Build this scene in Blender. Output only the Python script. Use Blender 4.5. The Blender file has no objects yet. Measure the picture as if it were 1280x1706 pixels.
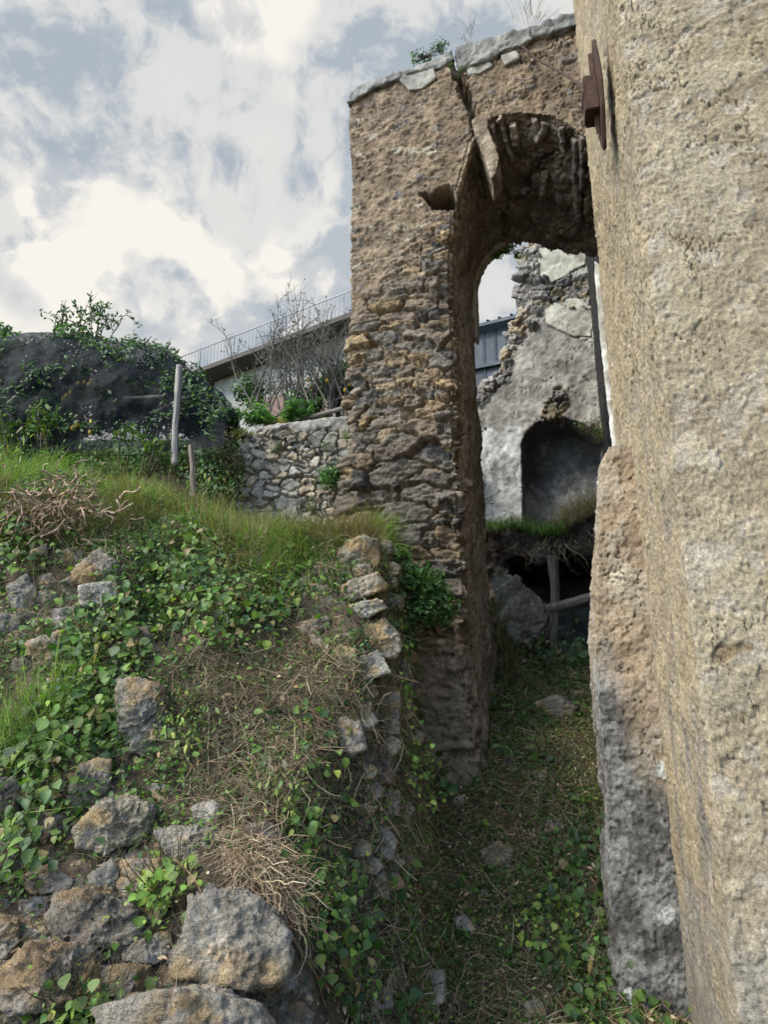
import bpy, bmesh, math, random
import numpy as np
from math import sin, cos, radians, pi
random.seed(7); rng = np.random.default_rng(11)
C = bpy.context.scene.collection
# ------------------------------------------------------------------ camera
F = 1140.0; TH = radians(15.5); EYE = np.array([0, 0, 1.6])
cd = bpy.data.cameras.new('camera'); cam = bpy.data.objects.new('camera', cd); C.objects.link(cam)
cd.sensor_fit = 'VERTICAL'; cd.sensor_height = 36; cd.lens = 36 * F / 1706; cd.clip_end = 600; cd.clip_start = .05
cam.location = EYE; cam.rotation_euler = (radians(90) + TH, 0, 0)
bpy.context.scene.camera = cam
V = bpy.context.scene.view_settings
V.view_transform = 'Standard'; V.look = 'None'; V.gamma = 1; V.exposure = 0.86
SUN = np.array([-.66, -.42, .72]); SUN /= np.linalg.norm(SUN)

def ray(px, py):
    u = (np.asarray(px, float) - 640) / F; v = (853 - np.asarray(py, float)) / F
    return np.stack([u + 0 * v, cos(TH) - v * sin(TH), sin(TH) + v * cos(TH)], -1)
def project(P):
    d = P - EYE; y = d[..., 1] * cos(TH) + d[..., 2] * sin(TH); z = -d[..., 1] * sin(TH) + d[..., 2] * cos(TH)
    y = np.maximum(y, .01)
    return 640 + F * d[..., 0] / y, 853 - F * z / y
PH = radians(14); D = np.array([sin(PH), cos(PH), 0]); R = np.array([cos(PH), -sin(PH), 0])
def atY(px, py, Y): r = ray(px, py); return EYE + r * (Y / r[..., 1])[..., None]
def atN(px, py, n, k): r = ray(px, py); return EYE + r * ((k - EYE @ n) / (r @ n))[..., None]
def atA(px, py, a): return atN(px, py, D, a)
def atB(px, py, b): return atN(px, py, R, b)
def W(a, b, z): return D * a + R * b + np.array([0, 0, z])

# ------------------------------------------------------------------ world: sky texture + clouds
w = bpy.data.worlds.new('World'); bpy.context.scene.world = w; w.use_nodes = True
class G:
    def __init__(s, t): s.t = t
    def n(s, typ, **k):
        nd = s.t.nodes.new(typ)
        for a, b in k.items(): setattr(nd, a, b)
        return nd
    def put(s, sock, v):
        if isinstance(v, bpy.types.NodeSocket): s.t.links.new(v, sock)
        elif v is not None: sock.default_value = v
    def m(s, op, a, b=None, c=None, clamp=False):
        nd = s.n('ShaderNodeMath', operation=op, use_clamp=clamp)
        for i, v in enumerate((a, b, c)): s.put(nd.inputs[i], v)
        return nd.outputs[0]
    def vm(s, op, a, b=None, out=0):
        nd = s.n('ShaderNodeVectorMath', operation=op); s.put(nd.inputs[0], a); s.put(nd.inputs[1], b)
        return nd.outputs[out]
    def noise(s, vec, scale, det=4, rough=.55, dist=0, out=0):
        nd = s.n('ShaderNodeTexNoise'); s.put(nd.inputs['Vector'], vec); s.put(nd.inputs['Scale'], scale)
        s.put(nd.inputs['Detail'], det); s.put(nd.inputs['Roughness'], rough); s.put(nd.inputs['Distortion'], dist)
        return nd.outputs[out]
    def ramp(s, v, a, b, lo=0., hi=1., kind='SMOOTHSTEP'):
        nd = s.n('ShaderNodeMapRange', interpolation_type=kind)
        for i, x in enumerate((v, a, b, lo, hi)): s.put(nd.inputs[i], x)
        return nd.outputs[0]
    def mix(s, f, a, b, mode='MIX'):
        nd = s.n('ShaderNodeMix', data_type='RGBA', blend_type=mode); s.put(nd.inputs[0], f); s.put(nd.inputs[6], a); s.put(nd.inputs[7], b)
        return nd.outputs[2]
def c4(c): return (c[0], c[1], c[2], 1)
g = G(w.node_tree); w.node_tree.nodes.clear()
out = g.n('ShaderNodeOutputWorld'); tc = g.n('ShaderNodeTexCoord').outputs['Generated']
sky = g.n('ShaderNodeTexSky', sky_type='NISHITA', sun_disc=False)
sky.sun_elevation = math.asin(SUN[2]); sky.sun_rotation = math.atan2(SUN[0], SUN[1]); sky.dust_density = 1.5
b1 = g.n('ShaderNodeBackground'); g.put(b1.inputs[0], g.mix(1., sky.outputs[0], (.78, 1.14, 1.5, 1), 'MULTIPLY')); b1.inputs[1].default_value = .15; b1.inputs[1].default_value = .15
warp = g.vm('SCALE', g.vm('SUBTRACT', g.noise(tc, 3.2, 4, out=1), (.5, .5, .5))); warp.node.inputs['Scale'].default_value = .16
wv = g.vm('ADD', tc, warp)
def blob(px, py, rad_px, amp):
    d = ray(px, py); d = d / np.linalg.norm(d); r = rad_px / F
    dt = g.vm('DOT_PRODUCT', wv, tuple(d), out=1)
    return g.m('MULTIPLY', g.ramp(dt, cos(r * 1.7), 1.0, kind='SMOOTHERSTEP'), amp * 1.5)
def total(L):
    s = L[0]
    for x in L[1:]: s = g.m('ADD', s, x)
    return s
n1 = g.noise(wv, 4.2, 11, .6)
off = np.array([-.5, -.1, .8]) * .045
n2 = g.noise(g.vm('ADD', wv, tuple(off)), 4.2, 11, .6)
cover = total([g.m('MULTIPLY_ADD', n1, .62, .19), blob(330, 330, 330, .42), blob(640, 200, 360, .4), blob(420, 60, 150, .35), blob(560, 480, 300, .3), blob(10, 370, 90, .4),
               blob(150, 540, 120, .12), blob(80, 140, 200, -.36), blob(150, 460, 60, -.22), blob(200, 210, 60, -.2), blob(20, 480, 60, -.1), blob(880, 10, 70, -.30), blob(860, 430, 25, -.12),
               blob(850, 500, 80, .3)])
dens = g.ramp(cover, .48, .60, .06, 1.0)
lit = g.ramp(g.m('SUBTRACT', n1, n2), -.05, .06)
bright = total([g.m('MULTIPLY', lit, .55), g.m('MULTIPLY', g.ramp(n1, .3, .7), .1), blob(240, 330, 130, .30), blob(240, 480, 100, .16), blob(450, 40, 110, .30), blob(20, 390, 60, .3), blob(280, 240, 60, .2), blob(640, 300, 180, -.06), blob(520, 400, 90, .12), blob(400, 560, 90, .12), blob(850, 500, 60, .2)])
ccol = g.mix(g.ramp(bright, .05, .95, kind='LINEAR'), (.335, .38, .435, 1), (.745, .715, .665, 1))
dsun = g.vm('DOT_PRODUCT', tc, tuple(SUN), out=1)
fill_glow = g.ramp(dsun, .5, 1.0, 1.0, 13.5)  # unseen sky towards the sun brightened, added as fill light
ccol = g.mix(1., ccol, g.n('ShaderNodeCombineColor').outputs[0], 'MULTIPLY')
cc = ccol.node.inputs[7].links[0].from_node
for i in range(3): g.put(cc.inputs[i], g.m('ADD', g.m('MULTIPLY', g.m('SUBTRACT', fill_glow, 1.), (1.08, .97, .82)[i]), 1.))
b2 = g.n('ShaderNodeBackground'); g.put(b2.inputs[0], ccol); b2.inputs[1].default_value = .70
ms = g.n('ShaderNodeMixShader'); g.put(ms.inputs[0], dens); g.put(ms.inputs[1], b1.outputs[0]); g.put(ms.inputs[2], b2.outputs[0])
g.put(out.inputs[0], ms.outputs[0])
sd = bpy.data.lights.new('sun', 'SUN'); sd.energy = 1.95; sd.angle = radians(13); sd.color = (1, .90, .75)
so = bpy.data.objects.new('sun', sd); C.objects.link(so)
from mathutils import Vector, Matrix
so.rotation_euler = Vector(SUN).to_track_quat('Z', 'Y').to_euler(); so.location = (0, 0, 30)

# ------------------------------------------------------------------ numpy noise
def _h(i, j, k, s):
    h = (i.astype(np.int64) * 374761393 + j.astype(np.int64) * 668265263 + k.astype(np.int64) * 2147483647 + s * 1274126177) & 0xffffffff
    h = (h ^ (h >> 13)) * 1274126177 & 0xffffffff
    h = (h ^ (h >> 16)) * 2246822519 & 0xffffffff
    return ((h ^ (h >> 15)) & 0xffffff) / float(0x1000000)
def vn(P, s=0):
    I = np.floor(P); f = P - I; I = I.astype(np.int64); u = f * f * f * (f * (f * 6 - 15) + 10); r = 0
    for a in (0, 1):
        for b in (0, 1):
            for c in (0, 1):
                wt = (u[:, 0] if a else 1 - u[:, 0]) * (u[:, 1] if b else 1 - u[:, 1]) * (u[:, 2] if c else 1 - u[:, 2])
                r = r + wt * _h(I[:, 0] + a, I[:, 1] + b, I[:, 2] + c, s)
    return r * 2 - 1
def fbm(P, sc=1., o=4, gain=.5, s=0):
    sc = np.asarray(sc, float); r = 0; a = 1; t = 0
    for k in range(o):
        r = r + a * vn(P * sc + 17.3 * k + 3.1, s + k); t += a; a *= gain; sc = sc * 2.03
    return r / t * 1.6
def worley(P, s=0, jit=.9):
    I = np.floor(P).astype(np.int64); n = len(P); f1 = np.full(n, 9.); f2 = np.full(n, 9.); idr = np.zeros(n); 
    for a in (-1, 0, 1):
        for b in (-1, 0, 1):
            for c in (-1, 0, 1):
                i, j, k = I[:, 0] + a, I[:, 1] + b, I[:, 2] + c
                q = np.stack([i + .5 + jit * (_h(i, j, k, s) - .5), j + .5 + jit * (_h(i, j, k, s + 1) - .5), k + .5 + jit * (_h(i, j, k, s + 2) - .5)], 1)
                d = np.sqrt(((P - q) ** 2).sum(1)); m = d < f1
                f2 = np.where(m, f1, np.minimum(f2, d)); idr = np.where(m, _h(i, j, k, s + 5), idr); f1 = np.where(m, d, f1)
    return f1, f2, idr
def worleyd(P, s=0, jit=.85):
    I = np.floor(P).astype(np.int64); n = len(P); f1 = np.full(n, 9.); f2 = np.full(n, 9.); idr = np.zeros(n); dv = np.zeros((n, 3))
    for a in (-1, 0, 1):
        for b in (-1, 0, 1):
            for c in (-1, 0, 1):
                i, j, k = I[:, 0] + a, I[:, 1] + b, I[:, 2] + c
                q = P - np.stack([i + .5 + jit * (_h(i, j, k, s) - .5), j + .5 + jit * (_h(i, j, k, s + 1) - .5), k + .5 + jit * (_h(i, j, k, s + 2) - .5)], 1)
                d = np.abs(q).max(1) * .55 + .45 * np.sqrt((q ** 2).sum(1)); m = d < f1
                f2 = np.where(m, f1, np.minimum(f2, d)); idr = np.where(m, _h(i, j, k, s + 5), idr); dv = np.where(m[:, None], q, dv); f1 = np.where(m, d, f1)
    return f1, f2, idr, dv
def facet(P, s, e0=.015, e1=.10):
    """angular stones: flat tilted faces, narrow recessed joints"""
    f1, f2, i, dv = worleyd(P, s); e = f2 - f1; t = np.stack([(i * 7.13) % 1, (i * 13.7) % 1, (i * 29.3) % 1], 1) - .5
    return np.clip(sst(e, e0, e1) * (.75 + 1.3 * (t * dv).sum(1)), 0, 1.6), i, 1 - sst(e, e0, e1 * .7), f1
def sst(x, a=0., b=1.): t = np.clip((x - a) / (b - a), 0, 1); return t * t * (3 - 2 * t)
def lerp(a, b, t):
    t = np.asarray(t)
    if np.ndim(a) and np.ndim(t) and np.shape(a) != np.shape(t): t = t[:, None]
    elif np.ndim(b) and np.ndim(t) and np.shape(b) != np.shape(t): t = t[:, None]
    return a + (b - a) * t
def pal(r, cols):   # pick colours by a random 0..1
    cols = np.array(cols); return cols[np.minimum((r * len(cols)).astype(int), len(cols) - 1)]
def inpoly(px, py, poly):
    r = np.zeros(np.shape(px), bool); n = len(poly)
    for i in range(n):
        x1, y1 = poly[i]; x2, y2 = poly[(i + 1) % n]
        if y1 == y2: continue
        c = ((y1 > py) != (y2 > py)) & (px < (x2 - x1) * (py - y1) / (y2 - y1) + x1); r ^= c
    return r
def polydist(px, py, poly):   # signed, positive inside
    d = np.full(np.shape(px), 1e9); n = len(poly)
    for i in range(n):
        a = np.array(poly[i], float); b = np.array(poly[(i + 1) % n], float); ab = b - a
        t = np.clip(((px - a[0]) * ab[0] + (py - a[1]) * ab[1]) / (ab @ ab + 1e-9), 0, 1)
        d = np.minimum(d, np.hypot(px - a[0] - t * ab[0], py - a[1] - t * ab[1]))
    return np.where(inpoly(px, py, poly), d, -d)

# ------------------------------------------------------------------ object helpers
def tag(o, label=None, cat=None, group=None, kind=None):
    if label: o['label'] = label
    if cat: o['category'] = cat
    if group: o['group'] = group
    if kind: o['kind'] = kind
    return o
def empty(name, loc, label, cat, group=None):
    o = bpy.data.objects.new(name, None); C.objects.link(o); o.location = tuple(loc); o.empty_display_size = .1
    bpy.context.view_layer.update(); return tag(o, label, cat, group)
def mesh(name, verts, quads, mat, parent=None, col=None, smooth=True, tris=None):
    """verts in world space; the object's origin goes to its base centre"""
    verts = np.asarray(verts, float)
    org = np.array([*((verts.min(0) + verts.max(0)) / 2)[:2], verts[:, 2].min()]) if parent is None else np.array(parent.matrix_world.translation if parent else (0, 0, 0))
    v = verts - org
    me = bpy.data.meshes.new(name)
    q = np.asarray(quads, np.int32).reshape(-1, 4) if quads is not None and len(quads) else np.zeros((0, 4), np.int32)
    t = np.asarray(tris, np.int32).reshape(-1, 3) if tris is not None and len(tris) else np.zeros((0, 3), np.int32)
    nl = q.size + t.size; npoly = len(q) + len(t)
    me.vertices.add(len(v)); me.vertices.foreach_set('co', v.astype(np.float32).ravel())
    me.loops.add(nl); me.loops.foreach_set('vertex_index', np.concatenate([q.ravel(), t.ravel()]))
    me.polygons.add(npoly); st = np.concatenate([np.arange(len(q)) * 4, q.size + np.arange(len(t)) * 3]).astype(np.int32)
    me.polygons.foreach_set('loop_start', st)
    me.update(calc_edges=True)
    me.polygons.foreach_set('use_smooth', np.full(npoly, smooth)); 
    if col is not None: setcol(me, col)
    me.materials.append(mat)
    o = bpy.data.objects.new(name, me); C.objects.link(o)
    if parent is None: o.location = org
    else: o.parent = parent
    me.validate(); return o
def setcol(me, col):
    a = me.color_attributes.new('Col', 'FLOAT_COLOR', 'POINT')
    c = np.ones((len(me.vertices), 4), np.float32); c[:, :3] = np.clip(col, .002, .95); a.data.foreach_set('color', c.ravel())
def loft(A, B):
    """closed solid between two polygons of the same count; returns bmesh"""
    bm = bmesh.new(); va = [bm.verts.new(p) for p in A]; vb = [bm.verts.new(p) for p in B]; n = len(A)
    bm.faces.new(va); bm.faces.new(vb[::-1])
    for i in range(n): bm.faces.new((va[i], vb[i], vb[(i + 1) % n], va[(i + 1) % n])[::-1])
    bmesh.ops.triangulate(bm, faces=bm.faces[:])
    bmesh.ops.recalc_face_normals(bm, faces=bm.faces[:]); return bm
def voxel(bms, size, cut=None):
    me = bpy.data.meshes.new('t')
    big = bmesh.new()
    for b in bms:
        t = bpy.data.meshes.new('t2'); b.to_mesh(t); big.from_mesh(t); bpy.data.meshes.remove(t); b.free()
    big.to_mesh(me); big.free(); o = bpy.data.objects.new('t', me); C.objects.link(o); oc = None
    if cut:
        mc = bpy.data.meshes.new('c'); cut.to_mesh(mc); cut.free(); oc = bpy.data.objects.new('c', mc); C.objects.link(oc)
        m = o.modifiers.new('b', 'BOOLEAN'); m.object = oc; m.operation = 'DIFFERENCE'; m.solver = 'EXACT'
    m = o.modifiers.new('r', 'REMESH'); m.mode = 'VOXEL'; m.voxel_size = size
    dg = bpy.context.evaluated_depsgraph_get(); dg.update(); r = bpy.data.meshes.new_from_object(o.evaluated_get(dg))
    bpy.data.objects.remove(o)
    if oc: bpy.data.objects.remove(oc)
    n = len(r.vertices); v = np.zeros(n * 3, np.float32); r.vertices.foreach_get('co', v); v = v.reshape(-1, 3).astype(float)
    N = np.zeros(n * 3, np.float32); r.vertex_normals.foreach_get('vector', N); N = N.reshape(-1, 3).astype(float)
    nl = len(r.loops); li = np.zeros(nl, np.int32); r.loops.foreach_get('vertex_index', li)
    npo = len(r.polygons); lt = np.zeros(npo, np.int32); r.polygons.foreach_get('loop_total', lt); ls = np.zeros(npo, np.int32); r.polygons.foreach_get('loop_start', ls)
    q = ls[lt == 4]; t = ls[lt == 3]
    Q = li[q[:, None] + np.arange(4)] if len(q) else None; T = li[t[:, None] + np.arange(3)] if len(t) else None
    bpy.data.meshes.remove(r)
    # relax the normals a little so that corners displace as rounded corners
    E = np.concatenate([Q[:, [0, 1]], Q[:, [1, 2]], Q[:, [2, 3]], Q[:, [3, 0]]])
    for _ in range(6):
        S = N.copy(); np.add.at(S, E[:, 0], N[E[:, 1]]); np.add.at(S, E[:, 1], N[E[:, 0]]); N = S / (np.linalg.norm(S, axis=1)[:, None] + 1e-9)
    return v, N, Q, T
def gridq(nu, nv):   # rows nv, cols nu
    i = np.arange(nv - 1)[:, None] * nu + np.arange(nu - 1)[None]; i = i.ravel(); return np.stack([i, i + 1, i + nu + 1, i + nu], 1)

# ------------------------------------------------------------------ materials
def mat_vc(name, rough=.92, bumps=((60, .004),), var=(8, .35), sheen=0, stretch=(1, 1, 1), grain=0.):
    m = bpy.data.materials.new(name); m.use_nodes = True; g = G(m.node_tree); b = m.node_tree.nodes['Principled BSDF']
    at = g.n('ShaderNodeAttribute', attribute_name='Col').outputs[0]
    v = g.vm('MULTIPLY', g.n('ShaderNodeTexCoord').outputs['Object'], stretch)
    f = g.ramp(g.noise(v, var[0], 6, .6), .3, .7, 1 - var[1], 1 + var[1], 'LINEAR')
    if grain:
        f = g.m('MULTIPLY', f, g.ramp(g.noise(v, 240, 3, .7), .3, .7, 1 - grain, 1 + grain, 'LINEAR'))
        f = g.m('MULTIPLY', f, g.ramp(g.noise(v, 75, 6, .75), .36, .64, 1 - grain, 1 + grain, 'LINEAR'))
    c = g.vm('SCALE', at); g.put(c.node.inputs['Scale'], f); g.put(b.inputs['Base Color'], c)
    b.inputs['Roughness'].default_value = rough; b.inputs['Specular IOR Level'].default_value = .25
    h = None
    for sc, am in bumps:
        nn_ = g.noise(v, abs(sc), 7, .68)
        if sc < 0: nn_ = g.m('ABSOLUTE', g.m('SUBTRACT', nn_, .5))
        x = g.m('MULTIPLY', nn_, am); h = x if h is None else g.m('ADD', h, x)
    bp = g.n('ShaderNodeBump'); bp.inputs['Distance'].default_value = 1.; g.put(bp.inputs['Height'], h); g.put(b.inputs['Normal'], bp.outputs[0])
    return m
def mat_leaf(name, rough=.5, trans=.35, spec=.4):
    m = bpy.data.materials.new(name); m.use_nodes = True; g = G(m.node_tree); b = m.node_tree.nodes['Principled BSDF']
    at = g.n('ShaderNodeAttribute', attribute_name='Col').outputs[0]
    g.put(b.inputs['Base Color'], at); b.inputs['Roughness'].default_value = rough; b.inputs['Specular IOR Level'].default_value = spec
    t = g.n('ShaderNodeBsdfTranslucent'); g.put(t.inputs[0], g.mix(1., at, (1.3, 1.5, .7, 1), 'MULTIPLY'))
    s = g.n('ShaderNodeMixShader'); s.inputs[0].default_value = trans; g.put(s.inputs[1], b.outputs[0]); g.put(s.inputs[2], t.outputs[0])
    g.put(m.node_tree.nodes['Material Output'].inputs[0], s.outputs[0]); return m
def mat_flat(name, col, rough=.8, metal=0., var=(10, .2), bump=(40, .002), stretch=(1, 1, 1)):
    m = bpy.data.materials.new(name); m.use_nodes = True; g = G(m.node_tree); b = m.node_tree.nodes['Principled BSDF']
    v = g.vm('MULTIPLY', g.n('ShaderNodeTexCoord').outputs['Object'], stretch)
    f = g.ramp(g.noise(v, var[0], 6, .6), .3, .7, 1 - var[1], 1 + var[1], 'LINEAR')
    c = g.vm('SCALE', tuple(col)); g.put(c.node.inputs['Scale'], f); g.put(b.inputs['Base Color'], c)
    b.inputs['Roughness'].default_value = rough; b.inputs['Metallic'].default_value = metal; b.inputs['Specular IOR Level'].default_value = .3
    bp = g.n('ShaderNodeBump'); bp.inputs['Distance'].default_value = 1.; g.put(bp.inputs['Height'], g.m('MULTIPLY', g.noise(v, bump[0], 5, .65), bump[1])); g.put(b.inputs['Normal'], bp.outputs[0])
    return m
M_MAS = mat_vc('rubble_masonry', .93, ((30, .022), (-14, .05), (110, .009)), (14, .38), grain=.3)
M_PLA = mat_vc('roughcast_plaster', .95, ((45, .009), (-24, .008), (180, .006)), (7, .24), grain=.32)
M_WHT = mat_vc('old_whitewash', .85, ((25, .004), (120, .0015)), (11, .2), grain=.1)
M_SOIL = mat_vc('soil', .97, ((25, .02), (90, .01)), (12, .5), grain=.35)
M_LEAF = mat_leaf('leaf'); M_GRASS = mat_leaf('grass_blade', .55, .3, .3); M_DRY = mat_leaf('dry_stalk', .8, .1, .15)
M_BARK = mat_vc('bark', .95, ((60, .006),), (30, .35), stretch=(1, 1, .3))
M_CONC = mat_vc('concrete', .9, ((40, .004), (160, .002)), (7, .25), grain=.15)
def mat_rock():
    m = mat_vc('limestone', .9, ((14, .035), (-9, .09), (50, .022), (150, .006)), (9, .35), grain=.3); g = G(m.node_tree); nt = m.node_tree
    b = nt.nodes['Principled BSDF']; lk = b.inputs['Base Color'].links[0].from_socket
    tcn = g.n('ShaderNodeTexCoord').outputs['Object']; rn = g.n('ShaderNodeObjectInfo').outputs['Random']
    v = g.n('ShaderNodeVectorMath', operation='ADD'); g.put(v.inputs[0], tcn); cx = g.n('ShaderNodeCombineXYZ'); [g.put(cx.inputs[i], g.m('MULTIPLY', rn, 17 + i)) for i in range(3)]; g.put(v.inputs[1], cx.outputs[0])
    wv = v.outputs[0]
    # pale lichen blotches, ochre iron stains, thin white calcite veins
    lich = g.ramp(g.noise(wv, 6, 8, .68), .57, .64); c = g.mix(g.m('MULTIPLY', lich, .4), lk, (.38, .375, .35, 1))
    och = g.ramp(g.noise(g.vm('ADD', wv, (5, 2, 9)), 4.5, 6, .6), .55, .72); c = g.mix(g.m('MULTIPLY', och, .2), c, (.21, .155, .09, 1))
    vein = g.ramp(g.m('ABSOLUTE', g.m('SUBTRACT', g.noise(g.vm('ADD', wv, (1, 7, 3)), 5, 5, .6, 1.2), .5)), .0, .011, 1., 0.); c = g.mix(g.m('MULTIPLY', vein, .45), c, (.5, .48, .45, 1))
    drk = g.ramp(g.noise(g.vm('ADD', wv, (9, 1, 4)), 22, 6, .7), .56, .66); c = g.mix(g.m('MULTIPLY', drk, .55), c, (.035, .034, .032, 1))
    g.put(b.inputs['Base Color'], c)
    st = g.vm('MULTIPLY', wv, (5, 9, 26)); bp = b.inputs['Normal'].links[0].from_node
    h0 = bp.inputs['Height'].links[0].from_socket; g.put(bp.inputs['Height'], g.m('ADD', h0, g.m('MULTIPLY', g.noise(st, 1., 6, .65, .6), .03)))
    return m
M_ROCK = mat_rock()

# ------------------------------------------------------------------ terrain
GU = np.array([(-60, -1.5), (0, -.9), (2.5, -.38), (3.3, -.15), (4.0, .08), (5, .58), (5.6, .92), (6, 1.2), (6.9, 1.75), (7.3, 2.0), (8.2, 2.1), (13, 2.3), (60, 2.5)])
BK = np.array([(-60, -.3), (.9, -.1), (1.7, .25), (2.1, .56), (2.35, .74), (2.85, 1.08), (3.25, 1.52), (3.75, 2.14), (4.1, 2.50), (4.45, 2.63), (5.2, 2.79), (7, 3.2), (9, 3.72), (60, 4.2)])
XE = np.array([(0, -.5), (2.0, -.42), (2.6, -.28), (3.3, -.06), (3.9, .1), (4.3, .16), (4.8, .12), (5.4, .12), (6.2, .3), (7.2, .45), (8, .5), (40, .5)])
def terr(x, y, fine=True):
    x = np.asarray(x, float); y = np.asarray(y, float); P = np.stack([x, y, 0 * x], 1)
    big = fbm(P, 1.1, 3, s=3)
    gz = np.interp(y, GU[:, 0], GU[:, 1]) + .05 * big
    yy = y + .12 * big - .10 * sst(-x, 1.2, 3)
    bz = np.interp(yy, BK[:, 0], BK[:, 1])
    bz = bz + .50 * sst(-x, .5, 2.6) * sst(y, 3.2, 4.3) * (1 - .3 * sst(y, 5, 9)) 
    e = np.interp(y, XE[:, 0], XE[:, 1]) + .07 * fbm(P + 5, 2.2, 3, s=8)
    k = sst((e - x) / (.26 + .22 * sst(5 - y, 0, .8)) + .5)
    z = gz + (bz - gz) * k
    # upper terrace: retaining wall on the right, a grassy slope on the left
    yr = lerp(9.25, 7.4, sst(-x, 1.9, 2.7)); wr = lerp(.12, 2.6, sst(-x, 1.9, 2.7))
    up = sst((y - yr) / wr); zu = 5.22 + .28 * sst(x, -2, 0) + 2.6 * sst(y, 12, 16)
    zu = np.where(x > 1.0, lerp(zu, 2.3 + 0 * zu, (y < 11.2).astype(float)), zu)
    z = np.where((x < 1.0) | (y > 11.2), z + (np.maximum(zu, z) - z) * up, z)
    z = z + .055 * sst(9 - y, 0, 2) * sst(y, 1.5, 2.5) * fbm(P, 3.6, 3, s=12) * k
    if fine:
        near = sst(12 - y, 0, 4)
        z = z + near * (.035 * fbm(P, 5, 4, .55, s=21) + .012 * fbm(P, 26, 3, .6, s=31))
    return z
def tnorm(x, y, e=.04):
    zx = (terr(x + e, y, False) - terr(x - e, y, False)) / (2 * e); zy = (terr(x, y + e, False) - terr(x, y - e, False)) / (2 * e)
    n = np.stack([-zx, -zy, np.ones_like(zx)], 1); return n / np.linalg.norm(n, axis=1)[:, None]
HX0, HY0, HS = -7., 1.2, .02
_hx = np.arange(HX0, 2.6, HS); _hy = np.arange(HY0, 13.4, HS); _X, _Y = np.meshgrid(_hx, _hy); HG = terr(_X.ravel(), _Y.ravel(), False).reshape(_X.shape)
def tz(x, y):
    fx = np.clip((x - HX0) / HS, 0, len(_hx) - 1.01); fy = np.clip((y - HY0) / HS, 0, len(_hy) - 1.01); i = fx.astype(int); j = fy.astype(int); a = fx - i; b = fy - j
    return (HG[j, i] * (1 - a) + HG[j, i + 1] * a) * (1 - b) + (HG[j + 1, i] * (1 - a) + HG[j + 1, i + 1] * a) * b
def hit(px, py, far=13.):
    px = np.atleast_1d(np.asarray(px, float)); py = np.atleast_1d(np.asarray(py, float)) + 0 * px
    r = ray(px, py); r = r / r[:, 1:2]; res = np.full(len(px), far); done = np.zeros(len(px), bool)
    for t in np.linspace(1.4, far, 420):
        m = (~done) & (1.6 + r[:, 2] * t < tz(r[:, 0] * t, np.full(len(px), t))); res[m] = t; done |= m
        if done.all(): break
    return EYE + r * res[:, None], done
def sinhs(lo, hi, c, step, n):   # spacing grows away from c
    k = .02; f = lambda L: np.arange(0, 1)  # placeholder
    out = [c]; x = c; s = step
    while x < hi: 
        s = step if abs(x - c) < n else s * 1.09; x += s; out.append(x)
    x = c; s = step
    while x > lo:
        s = step if abs(x - c) < n else s * 1.09; x -= s; out.append(x)
    return np.array(sorted(out))
xs = sinhs(-120, 120, -.6, .016, 2.2); ys = sinhs(-60, 200, 4.6, .017, 2.9)
X, Y = np.meshgrid(xs, ys); Z = terr(X.ravel(), Y.ravel()); GP = np.stack([X.ravel(), Y.ravel(), Z], 1)
n_ = fbm(GP, 2.5, 4, s=41); n2_ = fbm(GP, 9, 3, s=45)
gcol = lerp(np.array([.075, .055, .037]), np.array([.15, .11, .072]), sst(n_ + .3 * n2_, -.5, .9))
far_ = sst(GP[:, 1], 8.5, 10); gcol = lerp(gcol, np.array([.05, .07, .03]), far_)
o = mesh('ground', GP, gridq(len(xs), len(ys)), M_SOIL, None, gcol); o['kind'] = 'structure'

# ------------------------------------------------------------------ the tall plastered building on the right
EYB = .53; AC = 3.0; AF = 5.15
pth = [(AC, b) for b in np.linspace(5, 1.42, 20)] + [(AC, b) for b in np.arange(1.41, .9, -.008)] + [(AC, b) for b in np.arange(.9, EYB + .02, -.0045)]
pth += [(AC + .02 * (1 - cos(t)), EYB + .02 * (1 - sin(t))) for t in np.linspace(0.1, pi / 2, 7)]
pth += [(a, EYB) for a in np.arange(AC + .026, AF, .011)]
pth += [(AF + .02, EYB + .015), (AF + .04, EYB + .04), (AF + .05, EYB + .08), (AF + .06, EYB + .13)] + [(a, EYB + .15 + .17 * min(1, (a - AF - .09) / .4)) for a in np.arange(AF + .09, 11.5, .05)] + [(11.5, 1.5), (11.5, 5.)]
pth = np.array(pth); tg = np.gradient(pth, axis=0); nrm = np.stack([-tg[:, 1], tg[:, 0]], 1); nrm = nrm / np.linalg.norm(nrm, axis=1)[:, None]
# outward normal in (a,b): front face looks to -a, side face to -b
sgn = np.where((nrm @ np.array([-1., -1.])) < 0, -1, 1); nrm = nrm * sgn[:, None]
for _ in range(10): nrm[1:-1] = (nrm[:-2] + nrm[1:-1] * 2 + nrm[2:]) / 4
nrm /= np.linalg.norm(nrm, axis=1)[:, None]
zs = np.concatenate([np.arange(-.3, .4, .03), np.arange(.4, 5.6, .0075), np.arange(5.6, 10.2, .02)])
BP = (pth[None, :, 0, None] * D + pth[None, :, 1, None] * R) + zs[:, None, None] * np.array([0, 0, 1.])
NN = np.repeat((nrm[:, 0, None] * D + nrm[:, 1, None] * R)[None], len(zs), 0).reshape(-1, 3); BP = BP.reshape(-1, 3)
side = np.repeat((pth[:, 0] > AC + .01)[None], len(zs), 0).ravel(); inner = np.repeat((pth[:, 0] > AF + .05)[None], len(zs), 0).ravel()
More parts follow.
